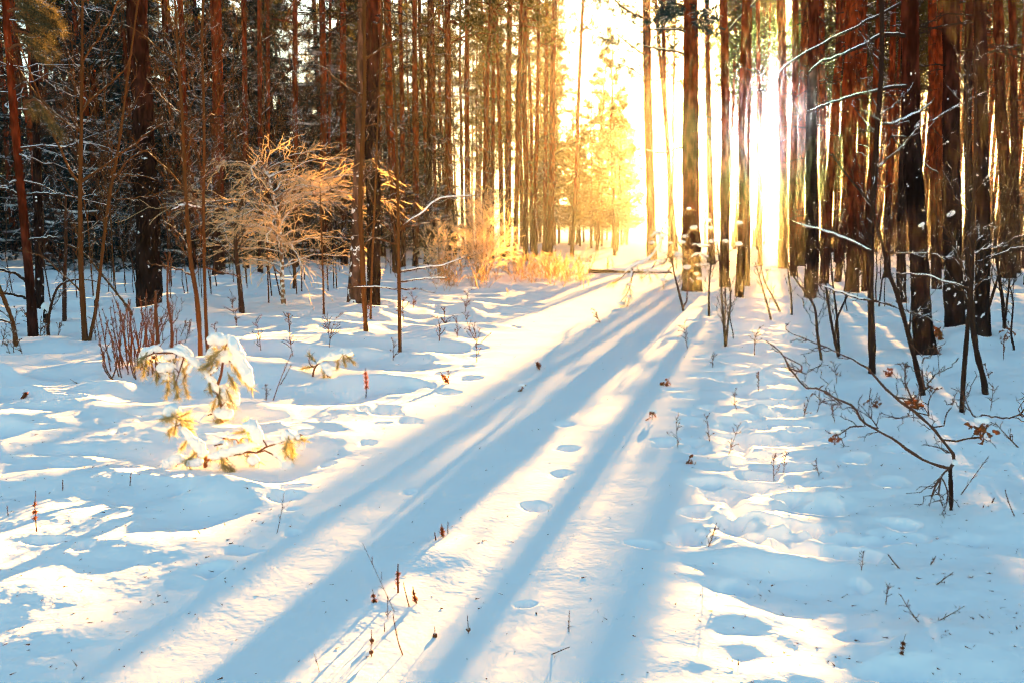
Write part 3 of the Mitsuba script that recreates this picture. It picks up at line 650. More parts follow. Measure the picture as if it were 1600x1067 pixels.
# right side, dark against the light
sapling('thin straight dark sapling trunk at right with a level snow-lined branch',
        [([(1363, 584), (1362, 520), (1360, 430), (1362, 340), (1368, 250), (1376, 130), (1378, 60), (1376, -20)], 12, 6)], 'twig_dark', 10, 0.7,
        [([(1360, 392), (1330, 378), (1280, 360), (1240, 348), (1222, 340)], 4.5, 1.5), ([(1363, 470), (1330, 463), (1290, 448), (1273, 443)], 4, 1.5), ([(1363, 470), (1400, 480), (1440, 492), (1475, 505)], 4, 1.5), ([(1377, 85), (1362, 70), (1340, 30)], 3, 1.2), ([(1376, 180), (1400, 165), (1440, 125)], 3, 1.2),
         ([(1373, 262), (1400, 240), (1440, 202), (1500, 165), (1560, 138)], 4, 1.5), ([(1375, 190), (1352, 173)], 3, 1.2), ([(1377, 195), (1420, 185), (1475, 155)], 4, 2)], 21, tw='twig_snowy', snowy=(0, 1, 7))
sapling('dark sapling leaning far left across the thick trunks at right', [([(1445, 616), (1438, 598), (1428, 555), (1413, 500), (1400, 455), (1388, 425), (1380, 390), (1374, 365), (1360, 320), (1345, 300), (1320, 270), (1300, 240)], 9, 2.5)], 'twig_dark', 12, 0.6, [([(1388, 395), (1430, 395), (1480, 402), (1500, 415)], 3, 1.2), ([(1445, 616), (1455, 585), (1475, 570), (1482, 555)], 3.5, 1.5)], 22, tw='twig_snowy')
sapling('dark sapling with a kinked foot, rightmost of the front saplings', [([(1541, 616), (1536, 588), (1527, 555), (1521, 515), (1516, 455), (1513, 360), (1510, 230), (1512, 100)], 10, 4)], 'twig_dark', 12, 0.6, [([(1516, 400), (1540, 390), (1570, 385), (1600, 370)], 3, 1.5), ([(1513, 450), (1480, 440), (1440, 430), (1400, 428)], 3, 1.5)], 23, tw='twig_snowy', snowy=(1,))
sapling('dark upright sapling behind the traced oak shrub at right', [([(1503, 642), (1507, 569), (1512, 510), (1517, 455), (1521, 330), (1524, 200), (1526, 60)], 8, 3)], 'twig_dark', 14, 0.6, [], 24, tw='twig_snowy')
sapling('bent thin dark sapling below the slim pines, curved to the left at its top', [([(1284, 561), (1277, 520), (1274, 485), (1262, 462), (1245, 440), (1236, 425), (1228, 395)], 5, 2)], 'twig_dark', 8, 0.5, [], 25)
sapling('forked dark sapling with a handful of twigs left of the straight dark sapling', [([(1311, 557), (1304, 530), (1295, 480), (1288, 430), (1281, 390), (1272, 330)], 5, 2), ([(1310, 552), (1306, 508), (1318, 475), (1340, 435), (1356, 410), (1364, 380)], 4, 2), ([(1311, 557), (1308, 500), (1300, 430), (1297, 360)], 4, 2)], 'twig_dark', 10, 0.5, [], 26)
sapling('tight bundle of thin dark stems in the middle of the snow below the sun', [([(1134, 540), (1131, 505), (1128, 470), (1126, 425), (1120, 380)], 5, 2), ([(1134, 540), (1138, 500), (1141, 475), (1140, 435)], 4, 2), ([(1133, 538), (1133, 490), (1134, 450)], 3, 1.5), ([(1146, 522), (1142, 505), (1139, 480)], 2, 1)], 'twig_dark', 8, 0.35, [], 27)
sapling('dark bare sapling at right edge beyond the front saplings', [([(1570, 516), (1567, 475), (1560, 425), (1555, 380), (1552, 300)], 6, 2.5), ([(1569, 512), (1575, 460), (1580, 410)], 4, 2)], 'twig_dark', 12, 0.7, [], 28)
for (i, pts, lab) in [(31, [(1205, 500), (1197, 470), (1190, 445), (1180, 410)], 'thin bare stem, left of two leaning stems under the sun glow'), (32, [(1220, 490), (1208, 465), (1195, 440), (1190, 420)], 'thin bare stem, right of two leaning stems under the sun glow'),
                      (33, [(1068, 486), (1060, 455), (1052, 420), (1048, 400)], 'thin stem leaning left before the thick pine by the snowy bough'), (34, [(1108, 492), (1108, 450), (1110, 420), (1112, 390)], 'thin upright stem right of the thick pine by the snowy bough'),
                      (35, [(1237, 492), (1236, 460), (1232, 430), (1230, 390)], 'thin upright stem right of the two leaning stems under the sun glow'), (36, [(1585, 545), (1580, 515), (1583, 480), (1575, 440)], 'thin kinked stem at the right edge of the wood')]:
    sapling(lab, [(pts, 3.5, 1.5)], 'twig_dark', 7, 0.4, [], i)

# thin undergrowth, further in
rngU = np.random.default_rng(41)
def whip_group(gid, seed, hgt, mat, k, minr):
    rng = np.random.default_rng(seed)
    z = np.linspace(0, hgt, 8); P = np.stack([np.cumsum(rng.normal(size=8)) * 0.035, np.cumsum(rng.normal(size=8)) * 0.035, z - 0.05], 1)
    B, ln = twigs_on(P, k, 0.45 * hgt, rng, 0.8, 0.3, 0.1, 5, 0.25, 1.0, 0.05)
    S, sl = twigs_on(B, 5, ln * 0.5, rng, 0.75, 0.1, 0.05, 4, 0.2)
    group(gid, {'stem': mikit.ply(tubes(P[None], taper(1, 8, 0.012, 0.004), 5), mat), 'twigs': mikit.ply(join(tubes(B, taper(len(B), 5, minr * 1.5, minr), 3), tubes(S, taper(len(S), 4, minr, minr * 0.7), 3)), mat)})
for k in range(4):
    whip_group(f'grp_whip_l_{k}', 500 + k, 2.6 + 0.5 * k, 'twig_snowy', 11, 0.0035)
    whip_group(f'grp_whip_r_{k}', 520 + k, 2.0 + 0.5 * k, 'twig_dark', 8, 0.003)
for k in range(4): whip_group(f'grp_whip_t_{k}', 540 + k, 4.2 + 0.6 * k, 'twig_gold', 20, 0.0036)
def whips(n, pxr, pyr, gid, lab, grp):
    for _ in range(n):
        p = ground(rngU.uniform(*pxr), rngU.uniform(*pyr)); key = thing('bare_sapling', lab, 'sapling', grp); later(key, lab, p[0], p[1])
        inst(key, f'{gid}_{rngU.integers(4)}', T4().translate(p.tolist()).rotate([0, 0, 1], rngU.uniform(0, 360)).scale(float(rngU.uniform(0.7, 1.25))))
        labels[f'{key}__twigs'] = {'kind': 'stuff'}
whips(34, (-20, 540), (418, 468), 'grp_whip_l', 'thin snow-lined whip', 'whips in the undergrowth at left')
whips(18, (40, 560), (430, 482), 'grp_whip_t', 'tall slender golden sapling', 'tall slender saplings before the left wood')
whips(22, (590, 860), (408, 432), 'grp_whip_l', 'thin frosted whip under red pines', 'whips at the foot of the red pines')
whips(24, (1310, 1640), (412, 520), 'grp_whip_r', 'thin dark whip', 'whips in the undergrowth at right')

# ------------------------------------------------------------------ long snow-topped limbs of single pines
def limb_of(i, pts, w0, w1, snow=True, drift=0.0, seed=0, Y=None):
    rng = np.random.default_rng(900 + seed); key = PKEY[i]; Y = Y or SPOT[i][1]
    P = px_line(pts, Y, wander=drift, n=18); P[1:-1] += rng.normal(size=(16, 3)) * 0.006
    S, sl = twigs_on(P, 6, 0.35, rng, 0.8, -0.1, 0.0, 5, 0.2, 1.0, 0.06)
    k = part(key, 'branch', join(tubes(P[None], taper(1, 18, w0 / FPX * Y / 2, w1 / FPX * Y / 2), 8), tubes(S, taper(6, 5, 0.005, 0.003), 3)), 'twig_dark', smooth=False, label='long limb loaded with snow' if snow else None)
    if snow:
        Q = P.copy(); Q[:, 2] += w0 / FPX * Y * 0.42
        scene[k + '__snow_load'] = mikit.ply(pad(Q, 0.2 * w0 / FPX * Y * np.array([1.0, 1.1, 0.9, 1, 0.7, 0.5]), rng, 0.8, 8, 26), 'snow_pad', smooth=True)
PI = {p[8]: i for i, p in enumerate(PINES)}
def pidx(s): return next(i for i, p in enumerate(PINES) if s in p[8])
i49 = pidx('two long snow-topped limbs')
limb_of(i49, [(1421, 57), (1385, 57), (1350, 70), (1320, 85), (1290, 98), (1262, 110), (1236, 130)], 6, 2.5, True, -0.5, 1)
limb_of(i49, [(1424, 136), (1400, 137), (1370, 143), (1330, 153), (1290, 165), (1245, 182)], 5.5, 2, True, -0.3, 2)
limb_of(i49, [(1417, 0), (1365, 28), (1320, 52), (1280, 72), (1245, 92), (1225, 118)], 5, 1.5, True, 0.3, 3)
limb_of(i49, [(1427, 215), (1395, 213), (1430, 240), (1465, 262), (1482, 270)], 3, 1.2, True, 0.2, 4)
i33 = pidx('behind the snowy pine bough, left'); 
limb_of(i33, [(1078, 26), (1060, 10), (1035, 5)], 5, 2, False, -0.2, 5); limb_of(i33, [(1075, 55), (1060, 48), (1030, 49), (1012, 50)], 3.5, 1.5, True, -0.2, 6)
limb_of(i33, [(1078, 92), (1060, 80), (1035, 76), (1002, 68)], 3.5, 1.5, True, 0.2, 7); limb_of(i33, [(1082, 225), (1060, 232), (1035, 238), (1002, 230)], 3, 1.2, True, 0.2, 8)
limb_of(pidx('straight pine left of the sun'), [(1131, 110), (1140, 50), (1160, 25), (1190, -5)], 5, 3, True, 0.2, 9)
limb_of(pidx('tall pine alone'), [(1011, 30), (985, 20), (960, 0)], 4, 2, True, 0.0, 10); limb_of(pidx('tall pine alone'), [(1012, 90), (990, 75), (962, 52)], 3, 1.2, True, 0.0, 11)
limb_of(pidx('tall pine alone'), [(1013, 130), (990, 110), (955, 98)], 2.5, 1.2, True, 0.0, 12)
def needle_bough(i, line, n, seed, spread=12, mat='needle_dark'):
    rng = np.random.default_rng(seed); Y = SPOT[i][1]; L_ = np.array(line, float); u = rng.random(n); q = np.stack([np.interp(u, np.linspace(0, 1, len(L_)), L_[:, k]) for k in (0, 1)], 1) + rng.normal(size=(n, 2)) * spread * np.array([1, 0.6])
    C = np.array([at(a, b, Y + rng.normal() * 0.5) for a, b in q]); D = nrm(rng.normal(size=C.shape) * [1, 1, 0.5] + [-0.6, 0, -0.1])
    part(PKEY[i], 'needle_bough', tuft(C, D, 12, 0.22, 0.03, rng, 0.6), mat, kind='stuff')
iL = pidx('tall pine alone')
for k_, (ln_, n_) in enumerate([([(1008, 30), (985, 20), (950, 6), (925, 0)], 130), ([(1008, 92), (985, 75), (955, 60), (945, 70)], 110), ([(1000, 125), (975, 108), (955, 100)], 60), ([(1030, 60), (1045, 80), (1042, 50)], 60), ([(1020, 10), (1050, 20), (1060, 5)], 60)]): needle_bough(iL, ln_, n_, 60 + k_)
for k_, (ln_, n_) in enumerate([([(1060, 10), (1040, 20), (1020, 40)], 60), ([(1095, 10), (1110, 30), (1100, 50)], 50)]): needle_bough(i33, ln_, n_, 70 + k_)
limb_of(0, [(37, 300), (30, 303), (12, 296), (-15, 304)], 5, 3, True, -0.1, 13); limb_of(0, [(40, 440), (30, 428), (18, 423), (-8, 417)], 5, 2, True, -0.2, 14)
limb_of(0, [(41, 467), (30, 460), (12, 455)], 4, 3, True, -0.2, 15); limb_of(0, [(42, 305), (60, 303), (80, 304), (108, 305)], 4, 2, True, -0.1, 16)
limb_of(0, [(22, 119), (12, 120), (-10, 118)], 4, 3, True, 0.0, 17); limb_of(0, [(44, 376), (60, 374), (100, 372)], 4, 2, True, -0.1, 18)
limb_of(pidx('straight dark pine second'), [(1534, 410), (1550, 400), (1580, 388), (1600, 386)], 4, 2, True, -0.2, 19)
def fork_snow(i, px, py, r, seed):
    rng = np.random.default_rng(seed); c = at(px, py, SPOT[i][1] - SPOT[i][2] * 0.42); r = r * 0.6
    part(PKEY[i], 'snow_load', pad([c + [-r, 0, -0.3 * r], c, c + [r * 0.6, 0, r * 0.9]], r * 0.6, rng, 0.8, 8, 12, 0.4), 'snow_pad', smooth=True)
fork_snow(pidx('snow cap in its fork'), 1486, 335, 0.09, 3); fork_snow(i49, 1440, 352, 0.06, 5)

# ------------------------------------------------------------------ frosted arching tree and the golden bushy shrub
def frosted_tree():
    rng = np.random.default_rng(61)
    key = thing('arching_tree', 'small frosted tree with a broad dome of pale arching twigs, left of the twin pines', 'tree')
    Y = base_y(443, 475)
    P = px_line([(443, 475), (441, 440), (440, 400), (436, 350), (425, 300), (415, 255)], Y, n=20)
    part(key, 'trunk', tubes(P[None], taper(1, 20, 0.045, 0.016), 8), 'twig_frost', smooth=True)
    for j in range(52):
        f = rng.uniform(0.22, 1.0); b = P[int(f * 19)]
        az = rng.uniform(0, 2 * np.pi)
        L = rng.uniform(0.8, 1.95) * (1.15 if math.cos(az) > 0 else 1.0)
        s = np.linspace(0, 1, 9)
        up = rng.uniform(0.15, 0.6)
        C = b + np.stack([np.cos(az) * L * s, np.sin(az) * L * s * 0.7, L * (up * s - (up * 0.8 + rng.uniform(-0.15, 0.15)) * s ** 2.2)], 1)
        C[1:] += rng.normal(size=(8, 3)) * 0.015
        S, sl = twigs_on(C, 14, 0.6 * L, rng, 0.5, 0.22, -0.25, 6, 0.15, 1.0, 0.03, 0.3, 0.7)
        S2, _ = twigs_on(S, 3, sl * 0.5, rng, 0.5, 0.1, -0.15, 4, 0.25, 1.0, 0.04)
        k = part(key, 'branch', tubes(C[None], taper(1, 9, 0.017, 0.005), 6), 'twig_frost')
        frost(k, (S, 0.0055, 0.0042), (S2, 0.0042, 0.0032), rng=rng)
def frost(k, *sets, rng, mat='frost_feather'):
    scene[k + '__frosted_twigs'] = mikit.ply(join(*[ribbons(S, taper(len(S), S.shape[1], a, b), rng) for S, a, b in sets]), mat)
    labels[k + '__frosted_twigs'] = {'kind': 'stuff'}
frosted_tree()

def bushy(base, lab, px, py, wpx, hpx, k, seed, mat, k1=12, minr=0.006, cat='shrub'):
    rng = np.random.default_rng(seed); key = thing(base, lab, cat)
    p = ground(px, py); Y = p[1]; W = wpx / FPX * Y; Hh = hpx / FPX * Y
    for j in range(k):
        az = rng.uniform(0, 2 * np.pi); u = rng.uniform(0, 1) ** 0.6
        top = p + [np.cos(az) * W / 2 * u, np.sin(az) * W / 2 * u, 0.95 * Hh * (1 - 0.6 * u ** 2.2) * rng.uniform(0.75, 1.0)]
        b0 = p + [np.cos(az) * 0.18 * rng.random(), np.sin(az) * 0.18 * rng.random(), -0.05]
        C = smooth_line([b0, b0 + (top - b0) * [0.35, 0.35, 0.5] + rng.normal(size=3) * 0.03, top], 10)
        S, sl = twigs_on(C, k1, 0.36 * Hh, rng, 0.95, 0.0, 0.0, 5, 0.15, 1.0, 0.06, 0.45)
        S2, _ = twigs_on(S, 5, sl * 0.45, rng, 0.8, 0.05, 0.0, 4, 0.2, 1.0, 0.08)
        k_ = part(key, 'stem', tubes(C[None], taper(1, 10, 0.014, 0.005), 5), mat)
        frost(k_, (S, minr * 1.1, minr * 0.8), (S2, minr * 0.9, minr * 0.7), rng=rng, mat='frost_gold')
    return key
bushy('golden_shrub', 'round golden frosted shrub at the foot of the red pines, left of the clearing', 752, 437, 118, 165, 28, 71, 'twig_frost', 14, 0.0056)
bushy('golden_shrub', 'low wide golden shrub under the right side of the round golden shrub', 806, 432, 70, 62, 10, 72, 'twig_frost', 9, 0.006)
bushy('golden_shrub', 'small golden shrub at the foot of the pine nearest the clearing', 862, 432, 60, 48, 12, 73, 'twig_gold', 10, 0.007)
bushy('bare_shrub', 'snow-lined bare shrub left of the round golden shrub', 684, 436, 110, 110, 14, 74, 'twig_frost', 10, 0.008)
bushy('bare_shrub', 'small bare shrub alone on the open snow of the clearing', 950, 426, 18, 32, 5, 75, 'twig_gold', 7, 0.006)

# ------------------------------------------------------------------ red dried brush
def red_brush():
    rng = np.random.default_rng(81)
    key = thing('dried_brush', 'clump of upright reddish dried stalks in front of the thick pine at left', 'shrub')
    for j in range(46):
        bx = rng.normal(215, 27); by = rng.uniform(560, 594)
        p = ground(bx, by); Y = p[1]
        tx = bx + (bx - 215) * 0.35 - 8 + rng.normal() * 14; hpx = rng.uniform(55, 125)
        T = at(tx, by - hpx, Y + rng.uniform(-0.2, 0.2))
        C = smooth_line([p - [0, 0, 0.04], (p + T) / 2 + rng.normal(size=3) * 0.03, T], 8)
        S, sl = twigs_on(C, 9, 0.10, rng, 0.5, 0.3, 0.0, 3, 0.2, 1.0)
        e = S[:, 1]; nd = tuft(e, S[:, -1] - S[:, 0], 2, 0.032, 0.010, rng, 0.9)
        part(key, 'stalk', join(tubes(C[None], taper(1, 8, 0.007, 0.003), 4), tubes(S, taper(len(S), 3, 0.003, 0.002), 3), nd), 'stalk_red')
red_brush()
sapling('thicker reddish stem standing inside the clump of dried stalks', [([(247, 540), (246, 520), (244, 490), (243, 455)], 7, 3)], 'stalk_red', 8, 0.3, [], 82)
sapling('reddish stem at the right rim of the clump of dried stalks', [([(268, 544), (268, 510), (262, 470), (262, 420), (266, 395)], 5, 2)], 'stalk_red', 10, 0.35, [], 83)

# ------------------------------------------------------------------ snowy seedling pines
def snowy_pine(lab, base, crop, scale, branches, pads, tufts, seed, dY=0.10, nl=0.075, base_name='seedling_pine', mat='needle_near', auto=9, dens=15, load=True):
    rng = np.random.default_rng(seed); key = thing(base_name, lab, 'young pine'); lines = []; deep = Depths()
    Y0 = base_y(*base); c = lambda q: (crop[0] + q[0] / scale, crop[1] + q[1] / scale)
    for pts, w0, w1 in branches:
        P = deep.line([c(q) for q in pts], Y0, rng.uniform(-dY, dY), 14)
        lines.append(P); bk = part(key, 'branch', tubes(P[None], taper(1, 14, w0 / FPX * Y0 / 2, w1 / FPX * Y0 / 2), 6), 'stalk_red', smooth=True)
        if load and abs(P[-1, 2] - P[0, 2]) < 1.3 * np.linalg.norm((P[-1] - P[0])[:2]) or load and len(pts) > 5:
            rw = w0 / FPX * Y0; u_ = rng.random(18); Q = P[3:12] + [0, 0.0, rw * 0.75]
            scene[bk + '__snow_load'] = mikit.ply(pad(Q, rw * np.r_[0.3, 0.5 + 0.9 * u_[:8], 0.3], rng, 1.0, 8, 30, 0.5), 'snow_pad', smooth=True)
    for (zx, zy, dx, dy) in tufts:
        C = at(*c((zx, zy)), Y0 + rng.uniform(-dY, dY)); D = nrm(np.array([dx, rng.uniform(-0.4, 0.4), -dy], float))
        n = dens; s = np.linspace(-0.6, 0.5, n)[:, None]
        ends = C + D * s * nl * 1.3
        part(key, 'needle_tuft', join(tubes(np.stack([C - D * nl, C, C + D * nl * 0.6])[None], taper(1, 3, 0.004, 0.002), 4), tuft(ends, np.repeat(D[None], n, 0), 5, nl * 1.15, 0.0055, rng, 0.6)), mat, kind='stuff')
    for (pts, r) in pads:
        w = rng.uniform(-dY, dY) * 0.5
        P = np.array([at(*c(q), Y0 + w) for q in pts]); rr = np.asarray(r, float) / scale / FPX * Y0
        al = np.vstack(lines); m_ = P[len(P) // 2] - [0, 0, rr.max() * 0.6]; b_ = al[np.argmin(np.linalg.norm(al - m_, axis=1) + 0.5 * np.maximum(0, al[:, 2] - m_[2]))]
        tw_ = smooth_line([b_, (b_ + m_) / 2 + [0, 0, 0.02], m_], 6); part(key, 'twig', tubes(tw_[None], taper(1, 6, 0.005, 0.003), 5), 'stalk_red', smooth=True)
        D_ = np.repeat(nrm(P[-1:] - P[:1] + [[0, 0, -0.15]]), auto, 0); C_ = P[0] + (P[-1] - P[0]) * rng.random((auto, 1)) - [0, 0, rr.max() * 0.5]
        part(key, 'needle_tuft', tuft(C_, D_, 3, nl * 1.1, 0.0055, rng, 0.7), mat, kind='stuff')
        part(key, 'snow_load', pad(P, rr, rng, 0.95, 20, 36, 0.6), 'snow_pad', smooth=True)
    return key
snowy_pine('taller snow-burdened seedling pine in front of the close sapling pair', (347, 660), (200, 500), 5.333,
    [([(785, 870), (780, 740), (745, 600), (720, 540), (670, 470), (600, 390), (540, 340), (470, 290), (380, 265), (250, 268), (160, 300)], 5, 2), ([(735, 560), (780, 440), (800, 300), (835, 170)], 5, 2), ([(670, 470), (730, 420), (770, 380)], 3, 1.5),
     ([(610, 370), (560, 360), (500, 440), (470, 480)], 2.5, 1.2), ([(720, 600), (660, 590), (605, 598)], 2.5, 1.2), ([(700, 780), (650, 800), (622, 850)], 2.5, 1.5), ([(800, 300), (900, 400), (1000, 500)], 3, 1.5), ([(470, 290), (440, 420), (400, 560)], 2.5, 1.2), ([(690, 480), (680, 560), (650, 640)], 2, 1)],
    [([(690, 210), (730, 150), (790, 165), (850, 130)], [40, 55, 45, 35]), ([(840, 130), (890, 220), (930, 330), (990, 440), (1030, 560)], [40, 55, 50, 50, 35]), ([(770, 260), (820, 300), (870, 330)], [60, 75, 50]), ([(770, 540), (810, 590), (870, 640), (920, 710)], [55, 70, 60, 25]),
     ([(720, 760), (800, 770), (880, 780)], [40, 55, 40]), ([(110, 350), (150, 280), (230, 245), (290, 262)], [30, 50, 45, 20]), ([(255, 440), (290, 390), (360, 385), (400, 400)], [30, 45, 40, 20]), ([(380, 250), (440, 235), (510, 280), (540, 310)], [20, 35, 35, 15]), ([(300, 330), (340, 300), (390, 300)], [20, 35, 20]), ([(440, 430), (460, 350), (510, 330)], [20, 32, 20]), ([(310, 440), (320, 500)], [30, 25]), ([(660, 340), (700, 260), (720, 220)], [25, 40, 25])],
    [(330, 590, -.4, 1), (410, 590, 0, 1), (480, 575, .3, 1), (140, 390, -.2, 1), (240, 440, -.1, 1), (330, 470, 0, 1), (390, 500, .1, 1), (470, 440, .1, 1), (120, 330, -.6, .8), (860, 500, .3, 1), (940, 470, .5, 1), (1000, 530, .5, 1), (690, 350, -.6, .6), (680, 430, -.5, .8), (800, 210, 0, 1), (850, 200, .4, .8), (760, 640, -.1, 1), (830, 680, .3, 1), (720, 700, -.4, 1), (800, 810, 0, 1), (770, 790, -.2, 1),
     (680, 550, 0, 1), (900, 420, .5, .9), (750, 330, -.3, 1), (880, 540, 0, 1), (720, 290, -.6, .4), (960, 400, .6, .7), (740, 850, -.6, .8), (850, 640, .5, .8), (660, 380, -.7, .3)], 91)
snowy_pine('half-buried seedling pine with sprawling snow-topped branches, nearest the camera at left', (321, 729), (230, 620), 5.926,
    [([(540, 680), (533, 580), (540, 480)], 7, 4), ([(540, 590), (700, 545), (880, 508), (970, 480), (1050, 480)], 4.5, 3), ([(1080, 466), (1160, 450), (1250, 430), (1400, 385)], 3, 2), ([(1050, 480), (1150, 540), (1210, 610), (1250, 700), (1380, 790)], 3, 1.5),
     ([(480, 570), (410, 440), (335, 330), (290, 230), (260, 150)], 3.5, 2), ([(700, 382), (830, 388), (900, 382), (990, 430)], 3.5, 2), ([(820, 388), (880, 460), (920, 530)], 2, 1), ([(440, 420), (470, 460), (490, 500)], 2.5, 1.5), ([(300, 260), (240, 265), (205, 320)], 2, 1), ([(640, 440), (660, 420)], 2.5, 1.5), ([(680, 430), (715, 475)], 2.5, 1.5), ([(170, 700), (220, 640), (300, 630), (340, 620)], 2.5, 1.5), ([(720, 550), (780, 640), (820, 700)], 2, 1), ([(190, 690), (260, 660)], 2, 1)],
    [([(165, 175), (215, 110), (265, 115), (300, 160)], [30, 55, 50, 25]), ([(320, 270), (370, 330), (430, 410), (490, 470), (520, 560)], [25, 40, 45, 55, 50]), ([(560, 560), (700, 520), (850, 480), (1000, 445), (1050, 462)], [30, 50, 45, 40, 20]), ([(875, 275), (950, 255), (1000, 320), (1050, 430)], [35, 60, 60, 50]), ([(1255, 395), (1305, 350), (1345, 390)], [30, 62, 35]), ([(1375, 370), (1420, 365)], [30, 26]),
     ([(1220, 590), (1290, 640), (1370, 720), (1440, 790)], [35, 60, 50, 22]), ([(150, 690), (200, 610), (270, 570), (350, 600)], [40, 60, 50, 40]), ([(340, 610), (430, 600), (520, 600)], [45, 45, 40]), ([(600, 590), (700, 670), (800, 690)], [40, 75, 45]), ([(640, 440), (690, 440), (740, 460)], [25, 45, 25]), ([(730, 360), (760, 365), (800, 370)], [20, 25, 15]), ([(930, 560), (990, 580), (1040, 570)], [40, 55, 30]), ([(180, 180), (220, 165)], [25, 25])],
    [(200, 195, -.9, .2), (330, 170, .7, -.3), (350, 215, .8, .2), (225, 300, -.5, 1), (370, 290, .8, .3), (260, 290, -.3, 1), (330, 230, .5, .5), (430, 540, -.2, 1), (400, 565, -.6, .5), (690, 590, .3, 1), (740, 640, .4, 1), (790, 690, .5, .8), (720, 620, .4, 1), (945, 570, .4, 1), (960, 600, .4, .8), (980, 420, .6, .7), (870, 430, -.1, 1), (890, 320, -.8, .2), (930, 290, 0, -1), (1300, 480, -.1, 1), (1330, 500, .2, 1), (1290, 440, -.3, 1), (1340, 460, .3, 1), (1400, 385, .9, .1), (1215, 660, 0, 1), (1260, 740, .3, .8), (1330, 775, .8, .4), (1280, 790, .3, .6), (460, 470, .5, .8), (350, 430, -.5, .6), (240, 180, -.8, .4)], 92, nl=0.06)
snowy_pine('small snow-covered pine twig alone on the snow right of the seedling pines', (490, 588), (400, 500), 3.194,
    [([(283, 285), (290, 240), (320, 210), (400, 190), (480, 180)], 3, 2), ([(320, 210), (350, 250), (370, 300)], 3, 2), ([(290, 240), (260, 200), (285, 165)], 2, 1)], [([(320, 190), (380, 178), (440, 165), (485, 172)], [16, 26, 26, 22]), ([(320, 215), (350, 235), (375, 280)], [14, 24, 16])],
    [(280, 190, -.7, -.6), (260, 235, -.9, .2), (340, 265, 0, 1), (370, 290, .3, 1), (410, 215, 0, 1), (470, 195, .6, .7), (440, 200, .2, 1)], 93, nl=0.07)
snowy_pine('snow-dotted young pine with a drooping bough before the thick pine', (1067, 481), (940, 320), 6.667,
    [([(850, 1080), (800, 900), (730, 640), (720, 500)], 3, 2), ([(740, 0), (670, 180), (620, 300), (610, 400), (560, 510), (470, 590), (320, 660), (200, 790), (110, 830)], 2.5, 1.2), ([(320, 660), (280, 790)], 1.5, 1), ([(560, 600), (530, 680), (450, 770)], 2, 1), ([(890, 1060), (885, 940), (900, 760), (880, 500), (870, 330)], 2.5, 1.2), ([(900, 620), (1000, 520), (1080, 540)], 2, 1), ([(900, 640), (1050, 640), (1200, 630)], 2, 1), ([(880, 500), (960, 420), (1040, 440), (1140, 390)], 2, 1),
     ([(730, 640), (640, 780)], 2, 1), ([(900, 760), (985, 830)], 1.8, 1), ([(880, 480), (800, 380), (820, 180)], 2, 1), ([(670, 300), (570, 300), (500, 400)], 2, 1), ([(330, 670), (290, 900), (200, 1040)], 2, 1)],
    [([(a - r, b + 4), (a, b), (a + r, b + 4)], [r * 0.35, r * 0.58, r * 0.35]) for (a, b, r) in [(570, 290, 34), (660, 320, 30), (625, 350, 34), (525, 395, 34), (680, 240, 26), (650, 500, 34), (600, 590, 32), (790, 520, 52), (810, 570, 36), (870, 330, 34), (840, 390, 36), (960, 240, 42), (890, 650, 45), (1040, 520, 32), (1080, 540, 36), (1150, 380, 36), (1135, 240, 30), (1290, 380, 34), (820, 180, 26), (280, 830, 30), (290, 960, 32), (205, 1030, 44), (1020, 770, 34), (990, 720, 34), (640, 780, 36), (1110, 165, 34), (1440, 190, 34), (1430, 410, 40), (910, 40, 26), (720, 400, 24)]],
    [(120, 825, -.8, .5), (150, 810, -.5, .9), (250, 880, -.4, 1), (300, 900, .2, 1), (390, 710, .3, 1), (500, 740, .3, .9), (560, 730, .5, .5), (640, 820, .2, 1), (900, 730, -.2, 1), (950, 700, .3, 1), (890, 800, -.2, 1), (990, 770, .4, 1), (760, 510, -.4, .8), (850, 480, .2, .8), (1000, 600, .5, .8), (280, 1000, -.2, 1), (240, 1020, -.3, .8), (560, 320, -.8, .3), (620, 410, -.3, 1), (830, 560, .2, .9), (940, 600, .3, 1), (880, 560, 0, 1), (1050, 600, .6, .7), (960, 820, .1, 1), (730, 560, -.4, .8), (1100, 560, .6, .5), (840, 720, -.3, 1), (930, 500, .3, .6), (420, 720, 0, 1), (660, 600, -.4, .6), (780, 600, 0, 1), (1000, 680, .3, .8)], 94, dY=0.35, nl=0.13, auto=4, dens=9)
key_b = snowy_pine('old pine bough with golden needles hanging into the top left corner', (5, 535), (0, 0), 3.194,
    [([(40, 60), (120, 40), (200, 60), (280, 110)], 5, 3), ([(60, 150), (140, 170), (220, 240)], 4, 2), ([(45, 250), (120, 230), (190, 280)], 4, 2), ([(120, 520), (180, 500), (250, 560), (300, 640)], 4, 2)], [],
    [(x_ + a, y_ + b, .6, .4) for (x_, y_) in [(120, 40), (180, 60), (240, 90), (270, 130), (150, 120), (200, 170), (220, 230), (130, 200), (180, 270), (110, 90), (230, 40), (190, 20), (130, 20), (255, 100), (160, 200), (200, 110)] for a, b in [(0, 0), (18, 12)]] + [(x_, y_, .3, .9) for (x_, y_) in [(180, 520), (220, 560), (260, 620), (290, 650), (150, 540), (240, 590)]], 95, dY=0.3, nl=0.13, base_name='pine_bough', mat='needle_gold', dens=34, load=False)
labels[key_b]['category'] = 'pine bough'

